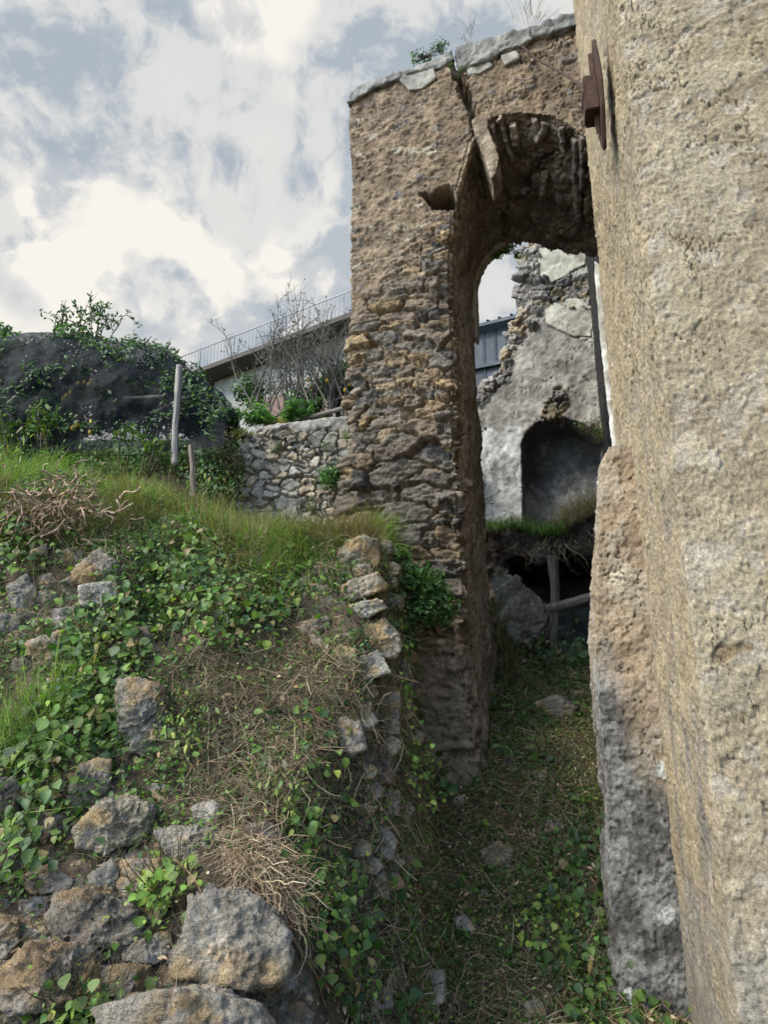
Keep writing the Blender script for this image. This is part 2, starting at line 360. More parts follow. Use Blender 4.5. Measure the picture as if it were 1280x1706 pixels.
def plaster(P, amp=1.):
    big = fbm(P, 1.3, 3, s=50); mid = fbm(P, 7, 4, .55, s=54); fin = fbm(P, 38, 3, .6, s=59)
    lay = sst(fbm(P, 4.5, 5, .62, s=63), .02, .09)          # where the last coat has come away
    lay2 = sst(fbm(P + 9, 10, 4, .6, s=68), .28, .34)
    f1, f2, i1 = worley(P * np.array([14, 14, 19]) + .9 * np.stack([fbm(P, 30, 3, s=71), fbm(P, 30, 3, s=72), fbm(P, 30, 3, s=73)], 1), 70); pits = (1 - sst(f1, .12, .34)) * (i1 > .80) * (.3 + .7 * sst(fbm(P, 3, 2, s=74), -.2, .4))
    cr = 1 - sst(np.abs(fbm(P + 3, 2.6, 5, .62, s=75)), 0, .020); cr = np.maximum(cr * sst(fbm(P, 1.1, 2, s=79), -.25, .15), .7 * (1 - sst(np.abs(fbm(P + 8, 6, 4, .6, s=76)), 0, .02)) * sst(fbm(P, 1.7, 2, s=77), .1, .4))
    h = .007 * big + .0045 * mid + .0045 * fin + .0035 * fbm(P, 75, 2, s=61) - .006 * lay - .004 * lay2 - .011 * pits - .018 * cr
    return h * amp, lay, lay2, pits, cr, big, mid, fin
h, lay, lay2, pits, cr, big, mid, fin = plaster(BP)
# the arris is worn and knocked about
ar = np.exp(-((np.repeat(np.minimum(np.hypot(pth[:, 0] - AC, pth[:, 1] - EYB), 1)[None], len(zs), 0).ravel()) / .07) ** 2)
h = h - ar * (.002 + .012 * np.abs(fbm(BP, 9, 4, s=80)))
BPd = BP + NN * h[:, None]
col = lerp(np.array([.33, .262, .16]), np.array([.40, .33, .22]), sst(mid + big, -.9, .9))
col = lerp(col, np.array([.31, .24, .155]), .6 * lay); col = lerp(col, np.array([.44, .38, .30]), .5 * lay2); col = lerp(col, np.array([.42, .315, .18]), .45 * side * (1 - lay))
strk = sst(fbm(BP * np.array([1, 1, .22]), 9, 4, s=84), .12, .6) * side * sst(BP[:, 2] + .4 * big, 4.2, 1.6)
col = lerp(col, np.array([.17, .16, .15]), .6 * strk)
low = sst(-BP[:, 2] + .5 * fbm(BP, 2.5, 3, s=86), -1.15, -.35); col = lerp(col, np.array([.27, .25, .21]), .75 * low)
col = lerp(col, np.array([.15, .115, .08]), np.clip(.6 * pits + .75 * cr, 0, 1))
pxw, pyw = project(BP); scar = sst(polydist(pxw + 10 * mid, pyw + 10 * mid, [(1184, 1085), (1200, 1068), (1258, 1072), (1262, 1084), (1225, 1090), (1208, 1108), (1186, 1110)]), -2, 4); BPd = BPd - NN * (.008 * scar)[:, None]; col = lerp(col, np.array([.26, .17, .08]), .7 * scar)
spk = (fin > .42) & (fbm(BP, 60, 2, s=88) > .1); col = np.where(spk[:, None], col * 1.22, col)
col = np.where(inner[:, None], np.array([.03, .027, .024]) * (1 + .5 * mid[:, None]), col)  # inner face coloured near black to stand in for its shade
bld = empty('plastered_building', W(AC, 1.5, 0), 'tall building with cracked tan roughcast plaster filling the right side', 'building')
mesh('wall', BPd, gridq(len(pth), len(zs)), M_PLA, bld, col)
# flat top
bmf = bmesh.new(); tp = [W(AC + .1, 5, 10.1), W(AC + .1, EYB + .1, 10.1), W(AF, EYB + .1, 10.1), W(AF, .8, 10.1), W(11.4, .8, 10.1), W(11.4, 5, 10.1)]
rf = mesh('roof', np.array(tp), None, M_CONC, bld, np.full((6, 3), .3), tris=[(0, 1, 2), (0, 2, 3), (0, 3, 5), (3, 4, 5)])
# strip of white plaster left on the broken end of the wall, seen edge-on beside the arch
def slab(name, pts, back, vox, parent, mat, colfn, disp=.008, sc=14, seed=1):
    A = np.array(pts); Bk = A + np.array(back); v, N, Q, T = voxel([loft(A, Bk)], vox)
    v2 = v + N * (disp * fbm(v, sc, 4, .55, s=seed))[:, None]
    return mesh(name, v2, Q, mat, parent, colfn(v), tris=T)
whitec = lambda v: lerp(np.array([.34, .31, .25]), np.array([.56, .53, .46]), sst(fbm(v, 9, 4, s=91), -.5, .5))
q = atN(np.array([991, 999, 1013, 1030, 1031, 1022, 1010, 1001, 994]), np.array([432, 440, 560, 700, 752, 752, 640, 560, 480]), D, AF + .12)
slab('white_plaster_edge', q, D * .05, .008, bld, M_WHT, whitec, .006)

# the stub of old wall (rounded buttress) standing against it, grey at the foot
pl = np.array([(1004, 756), (1015, 742), (1034, 737), (1062, 742), (1085, 900), (1100, 1100), (1120, 1300), (1150, 1500), (1175, 1800), (1030, 1800), (1024, 1700), (1016, 1500), (1008, 1300), (994, 1180), (988, 1080), (991, 960), (999, 850), (1000, 790)])
A = atN(pl[:, 0], pl[:, 1], D, 4.2); Bk = A + D * .55; 
v, N, Q, T = voxel([loft(A, Bk)], .009)
for _ in range(2):
    pass
h, lay, lay2, pits, cr, big, mid, fin = plaster(v + 3.3, 1.2)
c = lerp(np.array([.33, .255, .17]), np.array([.40, .335, .245]), sst(mid, -.5, .5)); c = lerp(c, np.array([.33, .24, .15]), .7 * lay)
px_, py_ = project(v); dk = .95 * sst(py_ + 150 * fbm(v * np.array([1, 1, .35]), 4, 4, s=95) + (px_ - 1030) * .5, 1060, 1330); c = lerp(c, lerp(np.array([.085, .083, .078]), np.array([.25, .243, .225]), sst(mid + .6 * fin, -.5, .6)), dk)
f1_, f2_, i_ = worley(v * 9, 99); c = np.where(((i_ > .93) & (f1_ < .42))[:, None], np.array([.5, .49, .46]), c)
c = lerp(c, np.array([.07, .06, .05]), np.clip(.7 * pits + .8 * cr, 0, 1))
rnd = -.03 * sst(np.abs(N @ R) * np.abs(N @ D), .2, .5)
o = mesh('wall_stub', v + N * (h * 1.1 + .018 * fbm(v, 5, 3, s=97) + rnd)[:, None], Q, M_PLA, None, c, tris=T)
tag(o, 'rounded stub of old wall, dark grey at its foot, against the tall building', 'wall remnant')

# ------------------------------------------------------------------ the ruined pier and arch
AFR, ARR = 5.6, 7.1
outer = [(600, 1420), (578, 1330), (566, 1000), (572, 860), (578, 800), (590, 715), (590, 650), (584, 560), (583, 420), (585, 300), (581, 185), (585, 166), (600, 153), (660, 130), (760, 98), (870, 62), (1000, 20), (1010, 240)]
intr_f = [(985, 232), (952, 205), (915, 190), (870, 186), (830, 190), (800, 206), (782, 240), (768, 290), (757, 335), (750, 380), (748, 450), (752, 520), (757, 600), (755, 680), (757, 760), (766, 860), (772, 960), (768, 1060), (782, 1150), (795, 1260), (800, 1420)]
intr_r = [(1010, 432), (975, 425), (930, 418), (890, 408), (868, 402), (848, 402), (832, 405), (818, 413), (806, 426), (796, 444), (790, 470), (789, 520), (794, 600), (798, 680), (802, 760), (806, 860), (812, 960), (826, 1060), (828, 1150), (826, 1260), (826, 1420)]
Af = atA(np.array([p[0] for p in outer + intr_f]), np.array([p[1] for p in outer + intr_f]), AFR)
no = len(outer); Ab = Af + D * (ARR - AFR)
Ab[no:] = atA(np.array([p[0] for p in intr_r]), np.array([p[1] for p in intr_r]), ARR)
Ab[no - 1] = Af[no - 1] + D * 1.5; Ab[no - 1, 2] = Ab[no, 2] + .1
def resamp(Pa, Pb, k=3):
    oa, ob = [], []
    for i in range(len(Pa)):
        j = (i + 1) % len(Pa)
        for t in np.arange(k) / k: oa.append(Pa[i] * (1 - t) + Pa[j] * t); ob.append(Pb[i] * (1 - t) + Pb[j] * t)
    return np.array(oa), np.array(ob)
hp_ = [(706, 326), (722, 312), (752, 310), (764, 326), (758, 346), (724, 348)]; hc = atA(np.array([q[0] for q in hp_]), np.array([q[1] for q in hp_]), AFR - .15)
v, N, Q, T = voxel([loft(Af, Ab)], .0115)
px, py = project(v); a_ = v @ D; b_ = v @ R; nf = -(N @ D); nj = N @ R; up_ = N[:, 2]
front = a_ < AFR + .06
def stones(P, scx, scz, s, warp=.25):
    # flat bedded stones; returns height 0..1, id, joint mask
    Pw = P + .07 * np.stack([fbm(P, 3, 3, s=s + 60), fbm(P, 3, 3, s=s + 61), .6 * fbm(P, 3, 3, s=s + 62)], 1) + .012 * fbm(P, 22, 3, s=s + 63)[:, None]
    Q3 = np.stack([(Pw @ R) / scx, (Pw @ D) / scx, Pw[:, 2] / scz], 1)
    # every course slides a different way
    row = np.floor(Q3[:, 2]); Q3[:, 0] += .6 * _h(row.astype(np.int64), row.astype(np.int64), row.astype(np.int64), s)
    return facet(Q3, s, .01, .11)
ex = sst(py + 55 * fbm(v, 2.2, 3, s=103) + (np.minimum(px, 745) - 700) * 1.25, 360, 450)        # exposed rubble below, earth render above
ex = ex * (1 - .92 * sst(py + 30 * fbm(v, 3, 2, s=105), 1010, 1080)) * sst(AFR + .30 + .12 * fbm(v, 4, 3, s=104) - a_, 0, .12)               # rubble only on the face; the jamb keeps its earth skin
back = (a_ > AFR + .9)
H1, i1, j1, f11 = stones(v, .34, .105, 110); H2, i2, j2, f12 = stones(v, .23, .078, 120); H3, i3, j3, f13 = stones(v, .46, .19, 130)
bigz = sst(py, 560, 760); pick = sst(fbm(v, 3, 2, s=140), -.1, .1) 
Hs = lerp(lerp(H1, H2, pick), lerp(H1, H3, sst(fbm(v, 2.4, 2, s=141), -.35, -.1)), bigz)
useb = bigz * sst(fbm(v, 2.4, 2, s=141), -.35, -.1) > .5; use2 = (~useb) & (pick * (1 - bigz) > .5)
ids = np.where(useb, i3, np.where(use2, i2, i1)); jj = np.where(useb, j3, np.where(use2, j2, j1))
fine = fbm(v, 24, 4, .6, s=150); md = fbm(v, 6, 4, .55, s=155)
sized = np.where(useb, 1.35, np.where(use2, .6, 1.))
strat = fbm(v * np.array([1, 1, 3.2]), 16, 4, .62, s=158)
fac_ = worley(v * np.array([9, 9, 16]) + .4 * fine[:, None], 159); cut_ = (fac_[2] - .5) * sst(fac_[1] - fac_[0], 0, .15)
hs = sized * (.082 * Hs * (.35 + .9 * ids) - .035 * jj) + .018 * strat + .010 * fine + .022 * cut_
lumps = stones(v + 2, .12, .08, 160); lowp = sst(py, 1000, 1100); hr = .014 * md + .010 * fine + .010 * cut_ * (1 - .6 * lowp) + .010 * strat * (1 - .8 * lowp) + .016 * lumps[0] * (lumps[1] > .9) 
clay = sst(fbm(v, 8, 4, .6, s=164), .10, .18); hr = hr - .012 * clay
hj = .040 * fbm(v * np.array([1, 1, .45]), 5, 4, .6, s=165) + .010 * fine + .006 * strat
h = lerp(hr, hs, ex); onj = sst(nj, .35, .7); h = lerp(h, hj, onj * (1 - ex * .6))
# deep hole left of the springing, the open crack through the haunch, ragged quoins
hole = sst(polydist(px + 10 * md, py + 6 * md, hp_), -3, 5) * (a_ < AFR + .4)
def seg(px, py, pts):
    d = np.full(len(px), 1e9)
    for (x1, y1), (x2, y2) in zip(pts[:-1], pts[1:]):
        ab = np.array([x2 - x1, y2 - y1], float); t = np.clip(((px - x1) * ab[0] + (py - y1) * ab[1]) / (ab @ ab), 0, 1)
        d = np.minimum(d, np.hypot(px - x1 - t * ab[0], py - y1 - t * ab[1]))
    return d
sofm = sst(-up_, .25, .6) * (a_ > AFR + .1); Hq, iq, jq, _ = facet(v / np.array([.15, .2, .15]) + .3 * md[:, None], 176); h = h + sofm * (.06 * Hq * (iq - .2))
crk = (1 - sst(seg(px + 8 * fine, py, [(752, 92), (760, 118), (772, 150), (786, 185), (800, 232), (812, 280), (816, 320)]), 2, 9)) * (a_ < AFR + 1.0)
crk2 = (1 - sst(seg(px + 9 * fine, py + 6 * fine, [(840, 392), (842, 345), (875, 320), (885, 290), (900, 272), (930, 250), (965, 235)]), 1, 6)) * (a_ > AFR + .2)
crk3 = (1 - sst(seg(px + 6 * fine, py + 6 * fine, [(805, 175), (850, 165), (905, 155), (965, 140)]), .5, 3.5)) * front
crk4 = (1 - sst(seg(px + 9 * fine, py + 9 * fine, [(770, 130), (800, 118), (835, 92), (880, 100), (960, 60)]), .5, 3.5)) * front
h = h - .0 * hole - .20 * crk - .10 * crk2 - .03 * crk3 - .05 * crk4
quo = sst(py, 380, 430) * sst(px, 715, 752) * (a_ < AFR + .3); h = h - quo * .06 * sst(fbm(v * np.array([1, 1, 2.]), 5, 3, s=170), -.3, .5)
h = h - .035 * sst(np.abs(nf) * np.abs(nj), .25, .5)
# colours
earth = lerp(np.array([.205, .15, .098]), np.array([.33, .25, .165]), sst(md, -.7, .7)); earth = lerp(earth, np.array([.20, .155, .115]), clay * .5)
mort = lerp(np.array([.26, .195, .125]), np.array([.38, .285, .175]), sst(fine + md, -.7, .7))
grey = pal(ids, [(.13, .128, .128), (.18, .172, .16), (.235, .20, .165), (.155, .145, .135), (.27, .215, .15), (.20, .185, .165), (.32, .27, .19), (.26, .235, .20), (.11, .108, .112), (.26, .21, .15), (.19, .165, .14), (.33, .26, .165)])
grey = grey * np.array([1.1, 1.0, .88]) * (1 + .35 * strat)[:, None]
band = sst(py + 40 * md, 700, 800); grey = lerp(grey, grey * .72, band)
rub = lerp(grey, mort, np.clip(jj * 1.2 + sst(fbm(v, 7, 3, s=172), .2, .55) * .8 * (1 - Hs * .6), 0, 1) * (1 - .35 * band))
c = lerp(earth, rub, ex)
c = np.where((((lumps[1] > .9) & (lumps[0] > .4)) & (ex < .5) & front)[:, None], pal(lumps[1] * 5 % 1, [(.16, .16, .17), (.3, .27, .22), (.22, .19, .16), (.42, .36, .27)]), c)
jam = lerp(np.array([.23, .172, .12]), np.array([.40, .31, .215]), sst(fbm(v * np.array([1, 1, .35]), 8, 4, s=174) + .4 * fine, -.6, .6)); jam = lerp(jam, np.array([.38, .26, .15]), .4 * sst(md, .3, .8))
c = lerp(c, jam, onj * (1 - ex * .5))
sof = sst(-up_, .25, .6) * (a_ > AFR + .05); c = lerp(c, lerp(np.array([.23, .19, .155]), np.array([.38, .31, .24]), sst(md, -.6, .6)), sof)
c = lerp(c, np.array([.07, .06, .05]), .7 * np.clip(hole, 0, 1))  # shade inside the hole painted into the colour
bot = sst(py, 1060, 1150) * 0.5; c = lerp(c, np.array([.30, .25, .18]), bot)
v2 = v + N * h[:, None] + D * (.34 * hole)[:, None]
arch = empty('ruined_arch', W(AFR, -1.2, 1.2), 'ruined rubble-stone pier and broken arch with a tall arched opening, tied to the tall building', 'ruined arch')
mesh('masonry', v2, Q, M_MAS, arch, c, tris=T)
# concrete coping along the top, in cracked lengths
cops = [[(578, 172), (579, 160), (590, 146), (602, 138), (655, 122), (712, 104), (752, 84), (757, 97), (735, 112), (690, 118), (645, 137), (612, 152), (590, 166)],
        [(757, 84), (762, 76), (800, 66), (850, 50), (882, 46), (890, 62), (868, 76), (842, 80), (815, 100), (784, 108), (765, 112)],
        [(884, 44), (920, 30), (955, 20), (985, 14), (985, 36), (950, 42), (915, 56), (890, 60)]]
cc_ = lambda v: lerp(np.array([.14, .138, .125]), np.array([.25, .242, .215]), sst(fbm(v, 5, 4, s=176), -.6, .6))
for k, p in enumerate(cops):
    A = atA(np.array([q[0] for q in p]), np.array([q[1] for q in p]), AFR - .035 - .01 * k)
    slab('coping', A, D * 1.62, .014, arch, M_CONC, cc_, .022, 14, 180 + k)
# flakes of paler render under the coping
for k, p in enumerate([[(660, 126), (690, 114), (722, 112), (727, 130), (705, 146), (682, 150)], [(778, 112), (812, 100), (822, 108), (800, 122), (782, 124)], [(835, 92), (860, 84), (866, 96), (842, 108)]]):
    A = atA(np.array([q[0] for q in p]), np.array([q[1] for q in p]), AFR - .018)
    slab('plaster_patch', A, D * .08, .009, arch, M_WHT, lambda v: lerp(np.array([.22, .205, .175]), np.array([.33, .31, .265]), sst(fbm(v, 9, 4, s=191), -.5, .5)), .012, 9, 190 + k)
# the split slab hanging beside the crack
A = atA(np.array([786, 800, 810, 822, 832, 830, 820, 806, 795]), np.array([200, 192, 200, 238, 262, 284, 296, 258, 226]), AFR - .06)
slab('split_slab', A, D * .34, .009, arch, M_MAS, lambda v: lerp(np.array([.25, .195, .135]), np.array([.37, .30, .22]), sst(fbm(v, 7, 4, s=201), -.5, .5)), .022, 7, 200)
# fan of vault bricks on edge
def intr(t, w_):   # t along the arch (0 right .. 1 left), w_ 0 front .. 1 rear
    k = no + t * 9.; i = int(k); f = k - i; p = Af[i] * (1 - f) + Af[i + 1] * f; q = Ab[i] * (1 - f) + Ab[i + 1] * f
    return p * (1 - w_) + q * w_
def brick(p0, p1, wid, thick, nv, seed):
    ax = p1 - p0; L = np.linalg.norm(ax); ax /= L; s = np.cross(ax, nv); s /= np.linalg.norm(s); n = np.cross(s, ax)
    bm = bmesh.new(); vs = []
    r = random.Random(seed)
    for t in (0, .5, 1):
        wq = wid * r.uniform(.75, 1.1); of = r.uniform(-.008, .008)
        for a, b in ((-1, -1), (1, -1), (1, 1), (-1, 1)): vs.append(bm.verts.new(p0 + ax * L * t + s * (a * wq / 2 + of) + n * (b * thick / 2)))
    for k in (0, 4):
        for i in range(4): bm.faces.new((vs[k + i], vs[k + (i + 1) % 4], vs[k + 4 + (i + 1) % 4], vs[k + 4 + i]))
    bm.faces.new(vs[3::-1]); bm.faces.new(vs[8:12]); bmesh.ops.recalc_face_normals(bm, faces=bm.faces[:]); return bm
kk = 0
for row, (w0, w1, ts) in enumerate([(.0, .34, np.array([.06, .10, .15, .17, .24, .29, .31, .37, .44, .47, .53, .58])), (.30, .56, np.array([.09, .12, .22, .26, .41, .43, .5])), (.5, .72, np.array([.2, .23, .36, .45]))]):
    for t in ts:
        kk += 1
        if random.random() < .12 + .25 * row: continue
        t = t + random.uniform(-.012, .012); dw = random.uniform(-.22, .16)
        p0 = intr(t, max(w0 - .01, -.01)); p1 = intr(t, w1 + dw); p1 = p1 + R * random.uniform(-.09, .09) - [0, 0, random.uniform(0, .06)]; p0 = p0 + D * random.uniform(0, .14); 
        outn = np.array([0, 0, -1.]) - R * (.9 * (t - .35)); outn /= np.linalg.norm(outn)
        lift = outn * random.uniform(.01, .07)
        vv, NN2, Q2, T2 = voxel([brick(p0 + lift, p1 + lift + R * random.uniform(-.03, .03), random.uniform(.045, .085), .13, outn, kk)], .011)
        base = np.array(random.choice([(.33, .27, .215), (.26, .215, .17), (.38, .31, .24), (.22, .18, .145)]))
        mesh('vault_brick', vv + NN2 * (.016 * fbm(vv, 16, 4, s=kk))[:, None], Q2, M_MAS, arch, base * (1 + .2 * fbm(vv, 12, 2, s=3))[:, None], tris=T2)
# thin plaster lip round the far arched opening
lipf = [(789, 560), (788, 520), (787, 470), (793, 444), (803, 426), (816, 412), (832, 403), (840, 402)]
A = atA(np.array([p[0] for p in lipf] + [p[0] + 7 for p in lipf[::-1]]), np.array([p[1] for p in lipf] + [p[1] + 5 for p in lipf[::-1]]), ARR - .03)
slab('plaster_rim', A, D * .16, .010, arch, M_WHT, lambda v: lerp(np.array([.40, .33, .23]), np.array([.52, .45, .34]), sst(fbm(v, 9, 4, s=211), -.5, .5)), .006, 12, 210)

# ------------------------------------------------------------------ the inner ruined wall with its niche
AI = 10.0
iw = [(760, 960), (760, 668), (800, 655), (812, 636), (832, 612), (836, 588), (852, 566), (848, 548), (868, 520), (866, 500), (858, 486), (864, 470), (872, 452), (866, 432), (872, 415), (890, 400), (920, 385), (1040, 360), (1060, 960), (1060, 1180), (800, 1180)]
A = atA(np.array([p[0] for p in iw]), np.array([p[1] for p in iw]), AI)
ni = [(866, 905), (865, 800), (864, 730), (872, 705), (890, 690), (915, 682), (945, 680), (980, 692), (1015, 715), (1018, 905)]
nA = atA(np.array([p[0] for p in ni]), np.array([p[1] for p in ni]), AI - .3); nB = nA + D * .95
ctr = nA.mean(0); 
v, N, Q, T = voxel([loft(A, A + D * .75)], .016, cut=loft(nA, nB + (ctr + D * .5 - nB) * np.array([.12, .12, .05])))
px, py = project(v); md = fbm(v, 5, 4, .55, s=225); fi = fbm(v, 20, 4, .6, s=229); a_ = v @ D
wrp = 6 * md
edge = polydist(px, py, iw[:19] + [(1060, 1180), (760, 1180)])
brk = 1 - sst(edge + 10 * md, 16, 26)                                  # broken stone edge
brk = np.maximum(brk, sst(polydist(px + wrp, py + wrp, [(880, 700), (905, 690), (910, 660), (935, 640), (948, 655), (938, 690), (945, 705), (900, 712)]), -2, 4))
brk = np.maximum(brk, sst(polydist(px + wrp, py + wrp, [(868, 415), (900, 395), (905, 465), (990, 455), (992, 520), (975, 520), (905, 510), (900, 545), (862, 570), (850, 560), (868, 520)]), -2, 4))
gap = sst(polydist(px + wrp, py + wrp, [(880, 700), (905, 690), (910, 660), (935, 640), (948, 655), (938, 690), (945, 705), (900, 712)]), -1, 4) + sst(polydist(px, py, [(900, 466), (990, 455), (992, 500), (905, 512)]), -3, 6) * .6
brk = brk * (a_ < AI + .2)
H1, i1, j1, f11 = stones(v, .26, .14, 240); H1b, i1b, j1b, _ = stones(v, .5, .32, 250)
h = lerp(.02 * md + .004 * fi + .008 * sst(fbm(v, 4, 5, s=268), 0, .06), .12 * H1 * (.3 + i1) - .05 + .03 * fi + .05 * md, brk)
crk = (1 - sst(np.abs(fbm(v, 1.7, 4, .6, s=260)), 0, .012)) * (1 - brk); h = h - .02 * crk
st = pal(i1, [(.24, .22, .19), (.30, .25, .175), (.18, .17, .16), (.33, .26, .165), (.26, .24, .21), (.15, .14, .13)]) * (1 + .3 * fi)[:, None]; st = lerp(st, np.array([.20, .15, .10]), j1 * .8)
greyp = lerp(np.array([.20, .185, .16]), np.array([.35, .325, .28]), sst(md + .5 * fi, -.6, .6))
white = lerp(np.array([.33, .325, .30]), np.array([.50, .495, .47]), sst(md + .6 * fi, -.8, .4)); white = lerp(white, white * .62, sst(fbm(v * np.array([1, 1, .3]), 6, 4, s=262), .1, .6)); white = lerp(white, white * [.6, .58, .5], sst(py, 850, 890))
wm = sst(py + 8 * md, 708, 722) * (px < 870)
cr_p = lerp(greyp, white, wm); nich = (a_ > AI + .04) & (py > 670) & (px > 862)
niche_tone = lerp(np.array([.10, .098, .096]), np.array([.31, .30, .285]), sst(fbm(v, 2.6, 4, .6, s=264) + .35 * fi + (py - 800) / 130., -.2, 1.)); cr_p = np.where(nich[:, None], niche_tone, cr_p)  # mottled niche colour, darker towards the top
st = st * (1 - .55 * np.clip(gap, 0, 1))[:, None]; cr_p = cr_p * (1 - .25 * sst(fbm(v, 2.2, 5, .65, s=266), .0, .25))[:, None]; c = lerp(cr_p, st, brk); c = lerp(c, np.array([.03, .03, .03]), crk * .8)
iwall = empty('ruined_inner_wall', W(AI, .2, 2.2), 'ragged grey inner wall with white lower plaster and dark arched niche, seen through the arch', 'ruined wall')
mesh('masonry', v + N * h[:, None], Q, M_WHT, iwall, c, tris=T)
for k, p in enumerate([[(900, 400), (920, 391), (950, 391), (972, 402), (978, 418), (976, 440), (955, 450), (938, 462), (920, 470), (902, 460), (897, 430)], [(908, 515), (930, 500), (962, 496), (986, 506), (990, 535), (985, 560), (958, 560), (930, 548), (912, 538)]]):
    A = atA(np.array([q[0] for q in p]), np.array([q[1] for q in p]), AI - .035)
    slab('plaster_patch', A, D * .14, .014, iwall, M_WHT, lambda v: lerp(np.array([.25, .235, .185]), np.array([.44, .42, .34]), sst(fbm(v, 6, 4, s=271), -.5, .5)) * (1 - .75 * (1 - sst(np.abs(fbm(v, 2.2, 4, .6, s=273)), 0, .02)))[:, None], .015, 5, 270 + k)

# ------------------------------------------------------------------ collapsed inner floor over the dark hollow, with its props
lg = [(790, 900), (806, 884), (850, 880), (900, 890), (935, 888), (965, 868), (1005, 850), (1040, 850), (1040, 930), (1000, 925), (960, 922), (935, 915), (900, 935), (860, 925), (840, 930), (846, 960), (838, 1000), (828, 1100), (790, 1100)]
A = atY(np.array([p[0] for p in lg]), np.array([p[1] for p in lg]), 8.05)
v, N, Q, T = voxel([loft(A, A + D * 2.2)], .018); H, ii, jj, _ = stones(v, .22, .12, 280); md = fbm(v, 6, 4, s=285)
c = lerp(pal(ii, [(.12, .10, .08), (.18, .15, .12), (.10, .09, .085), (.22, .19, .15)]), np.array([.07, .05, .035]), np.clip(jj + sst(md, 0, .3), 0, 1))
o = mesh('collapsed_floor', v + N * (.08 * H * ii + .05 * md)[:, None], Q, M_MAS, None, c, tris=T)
tag(o, 'broken earth and rubble floor edge overhanging the dark hollow behind the arch', 'floor remnant')
ch = [(818, 960), (838, 950), (868, 975), (900, 1000), (912, 1030), (895, 1062), (870, 1075), (845, 1060), (826, 1020)]
A = atY(np.array([p[0] for p in ch]), np.array([p[1] for p in ch]), 7.5)
v, N, Q, T = voxel([loft(A, A + D * .4 + np.array([.1, 0, -.05]))], .014); H, ii, jj, _ = stones(v, .13, .1, 290); md = fbm(v, 6, 4, s=295); px, py = project(v)
rr = sst(px - 842 + 25 * md - (py - 990) * .3, 0, 12); c = lerp(np.array([.36, .35, .30]) * (1 + .3 * md[:, None]), pal(ii, [(.25, .2, .15), (.32, .27, .2), (.2, .17, .14)]), rr)
o = mesh('rubble_lump', v + N * (.05 * H * ii * rr + .03 * md)[:, None], Q, M_MAS, None, c, tris=T); tag(o, 'pale plastered lump of fallen masonry left of the wooden prop', 'masonry lump')
